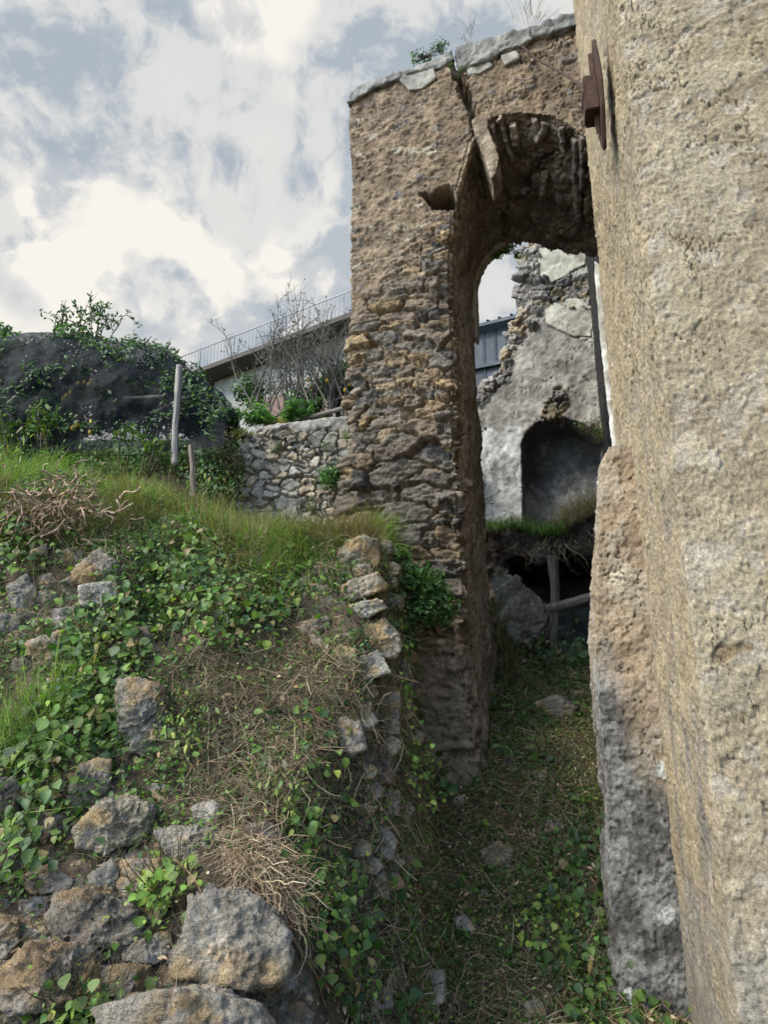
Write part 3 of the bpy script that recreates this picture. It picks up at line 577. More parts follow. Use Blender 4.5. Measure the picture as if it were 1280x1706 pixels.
# ------------------------------------------------------------------ loose stones
def ico(sub):
    bm = bmesh.new(); bmesh.ops.create_icosphere(bm, subdivisions=sub, radius=1); v = np.array([x.co[:] for x in bm.verts]); f = np.array([[q.index for q in p.verts] for p in bm.faces]); bm.free(); return v, f
ICO = {k: ico(k) for k in (4, 5, 6)}
CP = np.array([0, cos(TH), sin(TH)]); CU = np.array([0, -sin(TH), cos(TH)]); CX = np.array([1., 0, 0])
TONES = {'grey': (.25, .232, .20), 'dark': (.135, .122, .105), 'tan': (.30, .27, .21), 'brown': (.205, .18, .15), 'pale': (.37, .355, .32), 'warm': (.25, .225, .19)}
def nz3(x): return x / np.linalg.norm(x)
CP0 = CP
def rock(poly, tone, label, group=None, sub=5, thick=.75, proud=.15, depth=None, cat='stone', name='stone'):
    P = np.array(poly, float); cx, cy = P.mean(0)
    if depth is None:
        p0, ok = hit(cx, cy); Yc = p0[0, 1]
        q, _ = hit(P[:, 0], P[:, 1]); Yc = min(Yc, np.median(q[:, 1]))
    else: Yc = depth
    w_px = max(np.ptp(P[:, 0]), np.ptp(P[:, 1])); sz = w_px / F * Yc
    Yc = Yc - proud * sz + .12 * sz
    c = atY(cx, cy, Yc); s = Yc / F / cos(TH) * 1.0
    dist = (c - EYE) @ CP0; s = dist / F
    r = random.Random(int(cx * 7 + cy)); pl = [] 
    n = len(P); area = 0
    ord_ = 1 if sum((P[i][0] * P[(i + 1) % n][1] - P[(i + 1) % n][0] * P[i][1]) for i in range(n)) > 0 else -1
    CP = nz3(c - EYE)
    for i in range(n):
        a = P[i]; b = P[(i + 1) % n]; e = b - a; L = np.hypot(*e); 
        if L < 1: continue
        nn = np.array([e[1], -e[0]]) / L * ord_; hgt = max(((a + b) / 2 - [cx, cy]) @ nn, 3) * s * .95
        N3 = CX * nn[0] - CU * nn[1]; cr_ = np.cross(ray(*a), ray(*b)); cr_ /= np.linalg.norm(cr_); K_ = -(cr_ @ (c - EYE)); N3, hgt = (cr_, K_) if K_ > 0 else (-cr_, -K_)
        hgt = max(hgt * .96, 3 * s); pl.append((N3, hgt))
        t = r.uniform(.35, 1.0); m = N3 * cos(t) - CP * sin(t); pl.append((m, hgt * cos(t) + .5 * sz * thick * sin(t) * r.uniform(.72, 1.02)))
        pl.append((N3 * .6 + CP * .8, hgt * .6 + .4 * sz * thick))
    for _ in range(4):
        m = -CP + CX * r.uniform(-.5, .5) + CU * r.uniform(-.25, .75); m /= np.linalg.norm(m); pl.append((m, .5 * sz * thick * r.uniform(.7, .98)))
    pl.append((CP, .5 * sz * thick))
    d, f = ICO[sub]; K = np.array([q[1] for q in pl]); Nn = np.array([q[0] for q in pl]); dn = d @ Nn.T
    rr = np.where(dn > .05, K / np.maximum(dn, .05), 9.)
    rad = (rr ** -26.).sum(1) ** (-1 / 26.)
    v = d * rad[:, None]; sd_ = int(cx + cy) % 900
    k1 = 2.2 / sz
    v = v + d * (sz * (.035 * fbm(v, k1 * 1.6, 6, .62, s=sd_) + .024 * (1 - 2 * np.abs(fbm(v, k1 * 3, 4, .6, s=sd_ + 7)))))[:, None]
    f1, f2, i_ = worley(v * k1 * 1.7, sd_ + 13); v = v + d * (sz * .05 * (i_ - .5))[:, None] * sst(f2 - f1, 0, .18)[:, None]
    ax_ = nz3(np.array([r.uniform(-.5, .5), r.uniform(-.4, .4), 1.])); sc_ = (v @ ax_) / sz * r.uniform(5, 9) + 1.3 * fbm(v, k1 * 1.2, 4, .6, s=sd_ + 21); fr = sc_ - np.floor(sc_); v = v + d * (sz * .045 * (fr ** 2 - .4) * sst(fbm(v, k1, 2, s=sd_ + 25), -.35, .3))[:, None]
    v = v + d * (sz * .012 * fbm(v, k1 * 9, 3, .6, s=sd_ + 27))[:, None]
    tl = np.array(TONES[tone]) * np.array([1.26, 1.18, 1.04]) * r.uniform(.85, 1.15)
    cl = tl * (1 + .35 * fbm(v, k1 * 2, 4, s=sd_ + 3))[:, None]
    cl = lerp(cl, cl * np.array([1.25, 1.02, .72]), sst(fbm(v, k1, 3, s=sd_ + 5), 0, .5))
    o = mesh(name, v + c, None, M_ROCK, None, cl, tris=f)
    return tag(o, label, cat, group)
ST = [
 ([(345,1477),(395,1480),(440,1500),(470,1530),(487,1590),(470,1640),(400,1664),(330,1650),(277,1632),(290,1580),(305,1510)],'grey','biggest grey boulder, angular and five-sided, low in the bank near the bottom',6),
 ([(190,1130),(225,1128),(270,1145),(292,1200),(290,1240),(265,1265),(215,1255),(195,1200)],'grey','tall upright grey boulder with white lichen in the middle of the bank',6),
 ([(130,1275),(165,1264),(187,1265),(183,1310),(150,1345),(112,1352),(115,1310)],'warm','grey stone leaning up to the right, standing on the wide tan boulder',5),
 ([(117,1380),(165,1340),(215,1325),(258,1345),(255,1385),(225,1410),(170,1430),(125,1415)],'tan','wide tan boulder with ivy sprigs on it, lower left of the bank',6),
 ([(258,1385),(330,1372),(390,1385),(388,1420),(345,1462),(300,1445),(262,1410)],'grey','smooth grey wedge-shaped stone right of the wide tan boulder',6),
 ([(247,1302),(290,1310),(297,1330),(270,1345),(250,1325)],'warm','small stone above the gap between the tan boulder and the grey wedge stone',4),
 ([(315,1345),(350,1332),(385,1355),(385,1376),(330,1374)],'pale','flat pale stone lying on top of the grey wedge-shaped stone',4),
 ([(145,1460),(185,1430),(200,1450),(192,1490),(155,1492)],'grey','small grey stone tucked under the wide tan boulder, left of a squarer one',4),
 ([(200,1432),(268,1430),(275,1470),(262,1500),(195,1500)],'warm','squarish brown-grey stone under the right end of the tan boulder',5),
 ([(75,1530),(95,1485),(160,1478),(225,1508),(240,1545),(205,1588),(130,1575),(80,1560)],'brown','broad dark brown boulder left of the biggest boulder, beneath two small stones',6),
 ([(28,1500),(85,1492),(80,1528),(35,1530)],'dark','small flat dark stone at the left end of the broad brown boulder',4),
 ([(202,1575),(285,1550),(288,1590),(260,1607),(205,1600)],'grey','flat grey stone wedged against the left side of the biggest boulder',5),
 ([(-10,1620),(50,1565),(100,1563),(170,1585),(178,1650),(130,1684),(50,1694),(-10,1684)],'brown','large rough boulder in the bottom left corner',6),
 ([(162,1608),(252,1608),(257,1642),(220,1662),(165,1662)],'brown','stone squeezed between the bottom left boulder and the biggest boulder',5),
 ([(165,1682),(260,1645),(330,1650),(440,1670),(455,1716),(440,1760),(170,1760)],'grey','long low grey boulder cut by the bottom edge below the biggest boulder',6),
 ([(-12,1520),(30,1530),(32,1570),(8,1602),(-20,1600)],'warm','stone at the left edge above the bottom left boulder',5),
 ([(450,1680),(500,1668),(522,1690),(514,1724),(450,1724)],'brown','small brown stone at the bottom right of the long low boulder',4),
 ([(208,1522),(240,1540),(247,1570),(212,1572)],'dark','small dark wedge stone at the right end of the broad brown boulder',4),
 ([(38,1460),(80,1440),(127,1465),(112,1490),(48,1490)],'brown','brown stone lying directly above the broad dark brown boulder',5),
 ([(10,975),(45,955),(62,985),(55,1015),(20,1022)],'pale','rounded pale stone at the left, below the tangle of dry roots',5),
 ([(-14,1018),(35,1025),(37,1055),(-8,1062)],'warm','brownish stone cut by the left edge below the rounded pale stone',4),
 ([(120,950),(165,912),(200,940),(207,972),(165,982),(118,972)],'warm','brownish stone right under the tangle of dry roots',5),
 ([(128,975),(190,968),(212,1000),(200,1025),(132,1010)],'pale','pale grey stone with leaves in front, below the stone under the roots',5),
 ([(50,915),(80,905),(77,945),(50,952)],'grey','small grey stone left of the stone under the dry roots',4),
 ([(85,1015),(125,1010),(130,1040),(92,1045)],'pale','small pale stone right of the rounded pale one, among ivy',4),
 ([(40,1072),(115,1045),(122,1120),(58,1114)],'grey','grey stone half covered by bindweed in the left of the bank',5),
 ([(76,1130),(122,1130),(117,1153),(82,1150)],'pale','thin flat pale stone just above the tuft of long grass',4),
 ([(560,925),(570,905),(605,890),(630,898),(634,940),(590,962),(556,950)],'tan','top stone of the stack at the right end of the bank, just under the grass',5),
 ([(563,975),(630,953),(645,980),(600,999),(565,997)],'tan','tan stone second from the top of the stack at the end of the bank',5),
 ([(572,1010),(632,996),(646,1014),(610,1030),(575,1026)],'pale','thin pale wedge, third from the top of the stack at the end of the bank',5),
 ([(573,1042),(640,1030),(668,1060),(667,1090),(640,1102),(598,1072)],'tan','big rounded tan stone midway down the end of the bank',5),
 ([(578,1102),(630,1082),(652,1122),(612,1132),(583,1122)],'pale','white-veined grey stone below the big rounded tan one at the end of the bank',5),
 ([(650,1107),(675,1098),(692,1140),(672,1157),(648,1140)],'dark','dark stone in the shade between the bank and the pier foot',4),
 ([(514,970),(550,975),(548,1002),(532,1002)],'tan','small three-cornered tan stone left of the stack, under dry grass',4),
 ([(498,1037),(550,1025),(556,1050),(504,1060)],'brown','brown stone in the bank left of the big rounded tan stone',4),
 ([(514,1056),(552,1062),(553,1080),(523,1080)],'tan','small tan stone directly below the brown one in the upper bank',4),
 ([(636,1152),(666,1150),(667,1226),(630,1222),(626,1180)],'warm','tall upright stone on the right edge of the bank facing the pier foot',5),
 ([(664,1182),(682,1190),(680,1228),(660,1232)],'dark','narrow stone behind the tall upright one at the edge of the bank',4),
 ([(552,1190),(600,1203),(614,1250),(582,1262),(548,1222)],'grey','slanting grey stone amid cut dry stalks in the middle of the bank',5),
 ([(626,1308),(665,1318),(668,1362),(622,1355)],'brown','squarish stone half way down the right flank of the bank',5),
 ([(598,1352),(640,1376),(664,1402),(655,1434),(618,1422)],'warm','slanting stone with dead leaves beneath, low on the right flank of the bank',5),
 ([(603,1440),(640,1450),(652,1502),(608,1494)],'brown','lowest stone of the right flank of the bank, by withered leaves',5),
 ([(608,1250),(650,1258),(662,1312),(618,1302)],'dark','dark stone under the tall upright one on the bank flank',5),
 ([(398,1375),(450,1370),(476,1386),(462,1412),(410,1410)],'dark','dark flat stone among straw above the biggest boulder',4),
 ([(888,1172),(930,1158),(963,1180),(952,1202),(900,1196)],'grey','flat pale-grey stone on the path in front of the dark hollow',5),
 ([(950,1150),(975,1148),(979,1166),(953,1168)],'tan','small tan stone just behind the flat grey stone on the path',4),
 ([(878,1285),(912,1283),(911,1309),(883,1309)],'tan','small tan stone mid-way along the overgrown path',4),
 ([(798,1420),(830,1401),(855,1415),(851,1447),(813,1447)],'tan','tan stone with a flat face in the middle of the overgrown path',5),
 ([(756,1530),(775,1523),(796,1550),(791,1557),(760,1550)],'pale','small pale stone in the leaf litter below the tan path stone',4),
 ([(698,1615),(740,1618),(740,1670),(715,1687),(698,1652)],'pale','pink-grey upright stone low in the path, left side',5),
 ([(872,1670),(900,1663),(912,1690),(896,1712),(873,1704)],'grey','rounded grey stone at the very bottom of the path',4),
 ([(598,1655),(650,1643),(657,1680),(603,1687)],'brown','low stone at the foot of the bank near the bottom edge',4),
 ([(748,1330),(775,1322),(780,1345),(755,1348)],'pale','white stone beside a big green leaf at the foot of the pier',4),
 ([(905,1372),(928,1364),(944,1376),(930,1388),(908,1386)],'warm','small stone on the path right of centre, below the mid-path stone',4),
 ([(-14,1300),(26,1290),(38,1330),(20,1372),(-14,1372)],'dark','dark stone at the left edge behind hanging bindweed',5),
 ([(-10,1405),(28,1400),(40,1440),(20,1480),(-12,1480)],'dark','dark stone at the left edge, left of the brown stone',5),
 ([(60,1345),(112,1362),(118,1400),(80,1432),(48,1395)],'dark','dark recessed stone left of the wide tan boulder',5),
 ([(205,1052),(245,1040),(262,1075),(232,1098),(202,1090)],'brown','brown stone above the tall upright boulder, veiled by leaves',4),
]
for p, tn, lb, sb in ST: rock(p, tn, lb, None, sb)
# small rubble packed between them, each named after the boulder it lies beside
rr = random.Random(5); seen_ = set(); cen = [(np.mean([q[0] for q in p]), np.mean([q[1] for q in p]), lb.split(',')[0]) for p, tn, lb, sb in ST]
for k in range(230):
    if len(seen_) > 120: break
    if k % 3 == 0: cx, cy = rr.uniform(-5, 560), rr.uniform(1380, 1720)
    elif k % 3 == 1: cx, cy = rr.uniform(0, 690), rr.uniform(960, 1500)
    else: cx, cy = rr.uniform(680, 1000), rr.uniform(1180, 1700)
    w_ = rr.uniform(8, 22); n = rr.randint(5, 7); a0 = rr.uniform(0, 6)
    ds = sorted((np.hypot(cx - x, cy - y), x, y, l) for x, y, l in cen); d0, x, y, l = ds[0]
    if abs(cx - x) > abs(cy - y): rel = 'right of' if cx > x else 'left of'
    else: rel = 'below' if cy > y else 'above'
    tn = rr.choice(['grey', 'brown', 'warm', 'dark', 'tan']); word = {'grey': 'grey', 'brown': 'brown', 'warm': 'drab', 'dark': 'dark', 'tan': 'tan'}[tn]
    lb = f'small {word} stone {rel} the {l}'; lb = ' '.join(lb.split()[:16])
    if (rel, l) in seen_ or len(f'small {word} stone {rel} the {l}'.split()) > 16: continue
    seen_.add((rel, l))
    p = [(cx + w_ * rr.uniform(.75, 1.1) * cos(a0 + 2 * pi * i / n), cy + w_ * .75 * rr.uniform(.75, 1.1) * sin(a0 + 2 * pi * i / n)) for i in range(n)]
    rock(p, tn, lb, 'small rubble in the bank and path', 4, proud=.05)
SZ = [(-10, 1400), (60, 1395), (120, 1430), (280, 1420), (420, 1440), (500, 1560), (520, 1740), (-10, 1740)]
EZ = [(545, 890), (650, 900), (660, 1000), (690, 1100), (695, 1250), (675, 1480), (620, 1560), (590, 1440), (600, 1250), (590, 1130), (530, 1080), (500, 980)]
UZ = [(-10, 900), (190, 900), (215, 1000), (120, 1130), (-10, 1130)]
for Zp, stp, wd_, grp, des in ((SZ, 34, 24, 'packing stones between the lower boulders', 'grey packing stone in a dark gap between the boulders at lower left'), (EZ, 36, 25, 'rough stones in the crumbling right edge of the bank', 'rough stone set in the crumbling right edge of the bank'), (UZ, 44, 26, 'half-buried stones under the dry roots', 'half-buried stone at the left below the dry roots')):
    Z_ = np.array(Zp)
    for gx in np.arange(Z_[:, 0].min(), Z_[:, 0].max(), stp):
        for gy in np.arange(Z_[:, 1].min(), Z_[:, 1].max(), stp * .8):
            cx, cy = gx + rr.uniform(-9, 9), gy + rr.uniform(-8, 8)
            if not inpoly(np.array([cx]), np.array([cy]), Zp)[0]: continue
            if any(inpoly(np.array([cx]), np.array([cy]), p_[0])[0] for p_ in ST): continue
            n = rr.randint(5, 7); a0 = rr.uniform(0, 6); w_ = wd_ * rr.uniform(.75, 1.15)
            p = [(cx + w_ * rr.uniform(.8, 1.1) * cos(a0 + 2 * pi * i / n), cy + w_ * .72 * rr.uniform(.8, 1.1) * sin(a0 + 2 * pi * i / n)) for i in range(n)]
            tn = rr.choice(['grey', 'warm', 'warm', 'brown', 'dark', 'tan']); d0, x, y, l = sorted((np.hypot(cx - x, cy - y), x, y, l) for x, y, l in cen)[0]
            rel = ('just right of' if cx > x else 'just left of') if abs(cx - x) > abs(cy - y) else ('just below' if cy > y else 'just above')
            lb = f"{dict(grey='grey', warm='drab', brown='brown', dark='dark', tan='tan')[tn]} packing stone {rel} the {l}"
            if (tn, rel, l) in seen_ or len(lb.split()) > 16: lb = des
            else: seen_.add((tn, rel, l))
            rock(p, tn, lb, grp, 4, proud=.10 if 'edge' in grp else -.04)

# ------------------------------------------------------------------ dry-stone retaining wall behind
WY = 9.05
wl = [(352, 905), (360, 850), (372, 800), (388, 765), (405, 740), (425, 722), (450, 713), (500, 706), (560, 700), (640, 693), (700, 690), (700, 940), (352, 940)]
A = atY(np.array([p[0] for p in wl]), np.array([p[1] for p in wl]), WY)
v, N, Q, T = voxel([loft(A, A + np.array([0, .5, .0]))], .014)
Pw = v + .05 * np.stack([fbm(v, 4, 2, s=300), fbm(v, 4, 2, s=301), fbm(v, 4, 2, s=302)], 1)
big_ = fbm(v, 1.5, 2, s=303) > 0
def rwst(a, b, s):
    return facet(Pw / np.array([a, .6, b]), s, .015, .09)[:3]
Ha = rwst(.20, .125, 310); Hb = rwst(.125, .085, 320); hh, ii, jj = [np.where(big_, x, y) for x, y in zip(Ha, Hb)]
top = sst(v[:, 2], 5.2, 5.3) * 0; px, py = project(v); cap = sst(715 - py + 8 * fbm(v, 5, 2, s=305), -6, 0)
h = lerp(.055 * hh * (.5 + ii) - .03 * jj + .012 * fbm(v, 14, 4, s=306), .05 + .02 * fbm(v, 8, 4, s=307), cap)
c = pal(ii, [(.30, .295, .275), (.38, .36, .32), (.27, .265, .25), (.42, .40, .355), (.34, .305, .25), (.24, .235, .22), (.39, .34, .27), (.34, .335, .32)]) * np.array([1.18, 1.1, .98]) * (1 + .3 * fbm(v, 12, 4, s=308))[:, None]
c = lerp(c, np.array([.15, .13, .10]), jj * .7); c = lerp(c, np.array([.33, .30, .26]) * (1 + .3 * fbm(v, 9, 3, s=309))[:, None], cap)
o = mesh('retaining_wall', v + N * h[:, None], Q, M_MAS, None, c, tris=T); tag(o, 'low dry-stone retaining wall of grey stones holding up the upper terrace', 'stone wall')

# ------------------------------------------------------------------ tubes and posts
def tubes(paths, rad, sides=5):
    """paths (n,k,3), rad (n,k)"""
    paths = np.asarray(paths, float); n, k, _ = paths.shape; rad = np.broadcast_to(rad, (n, k)) 
    t = np.gradient(paths, axis=1); t /= np.linalg.norm(t, axis=2)[..., None] + 1e-9
    ref = np.where(np.abs(t[..., 2:3]) > .9, np.array([1., 0, 0]), np.array([0, 0, 1.])); s = np.cross(t, ref); s /= np.linalg.norm(s, axis=2)[..., None] + 1e-9; b = np.cross(t, s)
    an = np.arange(sides) * 2 * pi / sides
    v = paths[:, :, None] + rad[..., None, None] * (s[:, :, None] * np.cos(an)[:, None] + b[:, :, None] * np.sin(an)[:, None])
    base = (np.arange(n)[:, None, None] * k + np.arange(k - 1)[None, :, None]) * sides; i = np.arange(sides)[None, None]; j = (i + 1) % sides
    q = np.stack([base + i, base + j, base + sides + j, base + sides + i], -1).reshape(-1, 4)
    return v.reshape(-1, 3), q
def walk(starts, dirs, L, k, wob, grav=0., r=rng):
    """random-walk polylines: starts (n,3), dirs (n,3), L (n,)"""
    n = len(starts); P = np.zeros((n, k, 3)); P[:, 0] = starts; d = dirs / np.linalg.norm(dirs, axis=1)[:, None]
    for i in range(1, k):
        d = d + r.normal(0, wob, (n, 3)); d[:, 2] -= grav; d /= np.linalg.norm(d, axis=1)[:, None]
        P[:, i] = P[:, i - 1] + d * (np.asarray(L) / (k - 1))[:, None]
    return P
def joinm(parts):
    V_, Q_, C_ = [], [], []; o = 0
    for v, q, c in parts: V_.append(v); Q_.append(q + o); C_.append(np.broadcast_to(c, v.shape)); o += len(v)
    return np.concatenate(V_), np.concatenate(Q_), np.concatenate(C_)
def post(name, p0, p1, r0, r1, label, cat, col, seed=1, group=None):
    p0 = np.array(p0); p1 = np.array(p1); k = 60; t = np.linspace(0, 1, k)[:, None]; P = p0 + (p1 - p0) * t
    P = P + (.22 * r0 * np.stack([fbm(np.c_[t * 3, t * 0, t * 0], 1, 2, s=seed), fbm(np.c_[t * 3, t * 0, t * 0], 1, 2, s=seed + 1), 0 * t[:, 0]], 1)) * 1.1
    rd = (r0 + (r1 - r0) * t[:, 0]); rd[0] *= .3; rd[-1] *= .35; P[-1] = P[-2] + (P[-1] - P[-2]) * .1
    v, q = tubes(P[None], rd[None], 28); ctr_ = np.repeat(P, 28, 0); d = v - ctr_; an = np.tile(np.arange(28) * 2 * pi / 28, k); tt = np.repeat(t[:, 0], 28)
    L = np.linalg.norm(p1 - p0); S = np.stack([np.cos(an) * 1.5, np.sin(an) * 1.5, tt * L * 1.6], 1)
    f = 1 + .16 * fbm(S, 1.5, 3, s=seed) + .14 * -np.abs(fbm(S * np.array([3, 3, .5]), 2, 3, s=seed + 4))
    v = ctr_ + d * f[:, None]; c = np.array(col) * (1 + .35 * fbm(S * np.array([3, 3, .4]), 2, 3, s=seed + 9))[:, None]
    o = mesh(name, v, q, M_BARK, None, c); return tag(o, label, cat, group)
a0 = atY(293, 745, 8.3); a1 = atY(297.5, 607, 8.3)
post('wooden_post', a0 - [0, 0, .25], a1, .043, .045, 'tall weathered grey wooden post in front of the black netting', 'post', (.27, .25, .22), 3)
post('wooden_stake', atY(322, 830, 7.9), atY(318, 741, 7.9), .045, .035, 'short broken wooden stake below the tall grey post', 'stake', (.17, .14, .11), 5)
post('wooden_prop', atY(925, 1085, 7.6) - [0, 0, .1], atY(923, 925, 7.8), .05, .062, 'upright wooden prop standing in the dark hollow', 'prop', (.14, .115, .09), 7)
post('wooden_beam', atY(890, 1022, 7.75), atY(1010, 990, 7.5), .055, .07, 'round beam lying across the dark hollow behind the prop', 'beam', (.16, .135, .11), 9)
post('dead_branch', atY(205, 664, 8.6), atY(283, 660, 8.5), .022, .035, 'bare grey branch propped level against the netting, upper of two', 'branch', (.26, .24, .2), 11)
post('dead_branch', atY(252, 690, 8.6), atY(300, 667, 8.4), .03, .03, 'bare branch against the netting, lower of two and touching the tall post', 'branch', (.22, .2, .17), 12)
post('fallen_branch', atY(505, 699, 9.4), atY(600, 672, 9.2), .03, .035, 'fallen branch along the top of the retaining wall', 'branch', (.18, .16, .13), 13)

# ------------------------------------------------------------------ iron wall anchor and wire
M_IRON = mat_flat('rusty_iron', (.06, .032, .02), .85, .15, (14, .45), (60, .004))
an_ = empty('wall_anchor', atB(1008, 160, EYB - .02), 'rusty iron tie-rod anchor plate, a long lozenge on the side of the tall building', 'wall anchor')
pt = lambda x, y, b: atB(np.array(float(x)), np.array(float(y)), b)
zc = pt(1006, 166, EYB - .05); ac = zc @ D; zt = atA(1003., 62., ac)[2]; zb = atA(1013., 250., ac)[2]
def plateb(o1, o2, prof):
    A = np.array([W(ac + da, EYB - o1, z) for da, z in prof]); B = np.array([W(ac + da, EYB - o2, z) for da, z in prof]); return loft(A, B)
zm = zc[2]; pr = [(.0, zt), (.05, zt - .06), (.13, zm + .16), (.16, zm), (.13, zm - .16), (.04, zb + .04), (0, zb), (-.04, zb + .04), (-.13, zm - .16), (-.16, zm), (-.13, zm + .16), (-.05, zt - .06)]
def bevm(name, bm, parent, mat, bv=.006):
    bmesh.ops.bevel(bm, geom=bm.edges[:], offset=bv, segments=2, affect='EDGES'); me = bpy.data.meshes.new(name); bm.to_mesh(me); bm.free(); me.materials.append(mat)
    o = bpy.data.objects.new(name, me); C.objects.link(o); o.parent = parent; o.matrix_parent_inverse = Matrix(); 
    me.transform(Matrix.Translation(-parent.matrix_world.translation)); return o
bevm('plate', plateb(.06, .082, pr), an_, M_IRON)
bevm('rib', plateb(.082, .112, [(.0, zt - .1), (.022, zm + .1), (.022, zm - .1), (0, zb + .12), (-.022, zm - .1), (-.022, zm + .1)]), an_, M_IRON, .004)
bevm('tie_rod_head', plateb(.08, .165, [(-.075, zm + .13), (.075, zm + .13), (.075, zm - .12), (-.075, zm - .12)]), an_, M_IRON)
bevm('wedge', plateb(.145, .17, [(-.075, zm + .075), (.075, zm + .095), (.075, zm + .02), (-.075, zm + .0)]), an_, M_IRON, .004)
def curve(pts, k=24):
    pts = np.array(pts, float); t = np.linspace(0, len(pts) - 1, k); i = np.minimum(t.astype(int), len(pts) - 2); f = (t - i)[:, None]
    g_ = lambda j: pts[np.clip(j, 0, len(pts) - 1)]; p0, p1, p2, p3 = g_(i - 1), g_(i), g_(i + 1), g_(i + 2)
    return .5 * (2 * p1 + (p2 - p0) * f + (2 * p0 - 5 * p1 + 4 * p2 - p3) * f ** 2 + (3 * p1 - p0 - 3 * p2 + p3) * f ** 3)
wp = [atA(870., 76., 5.5), atA(893., 97., 5.42), atA(920., 112., 5.3), atA(948., 128., 5.1), atA(972., 146., 4.7), atA(978., 160., 4.0)]
P = curve(wp, 60); tw = np.arange(60) * 1.4; Pp = np.stack([P + .008 * np.stack([np.cos(tw), 0 * tw, np.sin(tw)], 1), P - .008 * np.stack([np.cos(tw), 0 * tw, np.sin(tw)], 1)])
v1 = tubes(Pp, .009, 5); x2 = curve([atA(893., 97., 5.42), atA(884., 108., 5.5), atA(881., 122., 5.54)], 12); v2 = tubes(x2[None], .004, 4)
vv, qq, cc = joinm([(*v1, np.array([.07, .045, .035])), (*v2, np.array([.07, .045, .035]))])
tag(mesh('twisted_wire', vv, qq, M_BARK, None, cc), 'thin twisted rusty wire running from the arch face to the iron anchor', 'wire')

# ------------------------------------------------------------------ house with railing, far shed
M_STU = mat_flat('pale_render', (.27, .26, .235), .9, var=(2.5, .35)); M_BRN = mat_flat('brown_fascia', (.075, .06, .052), .8); M_GRY = mat_flat('grey_metal', (.2, .2, .2), .5, .4); M_DK = mat_flat('dark_window', (.03, .035, .04), .3); M_SHT = mat_flat('wood_shutter', (.16, .10, .075), .7)
def prism(name, bot, top, mat, parent, bv=None):   # two loops of points
    bm = loft(bot, top)
    if bv: bmesh.ops.bevel(bm, geom=[e for e in bm.edges if e.calc_face_angle(0) > .3], offset=bv, segments=2, affect='EDGES')
    me = bpy.data.meshes.new(name); bm.to_mesh(me); bm.free(); me.materials.append(mat); o = bpy.data.objects.new(name, me); C.objects.link(o); o.parent = parent
    me.transform(Matrix.Translation(-parent.matrix_world.translation)); return o
h0 = atY(300, 643, 21.0); h1r = atY(590, 539, 17.2); zr = (h0[2] + h1r[2]) / 2
dirh = (h1r - h0); dirh[2] = 0; Lh = np.linalg.norm(dirh); dirh /= Lh; bk_ = np.array([-dirh[1], dirh[0], 0]); bk_ *= np.sign(bk_[1])
def solve_on(px, z_):   # point on the eave line above px
    r = ray(px, 600.); u = r[0] / r[1]; t = (h0[0] - u * h0[1]) / (u * dirh[1] - dirh[0]); p = h0 + dirh * t; p[2] = z_; return p
e0 = h0.copy(); e1 = h0 + dirh * (Lh + .9); e0[2] = e1[2] = zr
slope = (h1r[2] - h0[2]) / Lh; print('HOUSE eave z', h0[2], h1r[2])
def hp(t, out, z): return h0 * [1, 1, 0] + dirh * t - bk_ * out + np.array([0, 0, z])
zl = lambda t: h0[2] + slope * t
hs_ = empty('hillside_house', hp(Lh / 2, 0, 7.), 'pale house on the hill with a brown-edged roof terrace and thin white railing', 'house')
for nm, o1, o2, z1, z2, mt in (('wall', -.4, -4, -3.6, -.02, M_STU), ('roof_slab', .35, -4, 0, .15, M_BRN)):
    ta, tb = (1.2, Lh + .9) if nm == 'wall' else (-.2, Lh + .9)
    prism(nm, [hp(ta, o1, zl(ta) + z1), hp(tb, o1, zl(tb) + z1), hp(tb, o2, zl(tb) + z1), hp(ta, o2, zl(ta) + z1)], [hp(ta, o1, zl(ta) + z2), hp(tb, o1, zl(tb) + z2), hp(tb, o2, zl(tb) + z2), hp(ta, o2, zl(ta) + z2)], mt, hs_)
rl = prism('railing', [hp(-.2, .3, zl(-.2) + .86), hp(Lh + .9, .3, zl(Lh + .9) + .86), hp(Lh + .9, .27, zl(Lh + .9) + .86), hp(-.2, .27, zl(-.2) + .86)], [hp(-.2, .3, zl(-.2) + .89), hp(Lh + .9, .3, zl(Lh + .9) + .89), hp(Lh + .9, .27, zl(Lh + .9) + .89), hp(-.2, .27, zl(-.2) + .89)], M_GRY, hs_)
bars = [np.array([hp(t, .3, zl(t) + .1), hp(t, .3, zl(t) + .88)]) for t in np.arange(-.1, Lh + .9, .15)]
v, q = tubes(bars, .009, 5); mesh('railing_bars', v, q, M_GRY, hs_)
pb = [np.array([hp(t, .3, zl(t) + .1), hp(t, .3, zl(t) + .9)]) for t in np.arange(1.2, Lh + .9, 1.5)]
for b in pb: v, q = tubes(b[None], .018, 6); mesh('railing_post', v, q, M_GRY, hs_)
for t0, t1, z0, z1 in ((3.6, 4.4, -3.2, -1.3), (5.4, 6.1, -2.4, -1.3), (1.9, 2.4, -2.3, -1.4)):
    wn = prism('window', [hp(t0, -.42, zl(t0) + z0), hp(t1, -.42, zl(t0) + z0), hp(t1, -.27, zl(t0) + z0), hp(t0, -.27, zl(t0) + z0)], [hp(t0, -.42, zl(t0) + z1), hp(t1, -.42, zl(t0) + z1), hp(t1, -.27, zl(t0) + z1), hp(t0, -.27, zl(t0) + z1)], M_SHT, hs_)
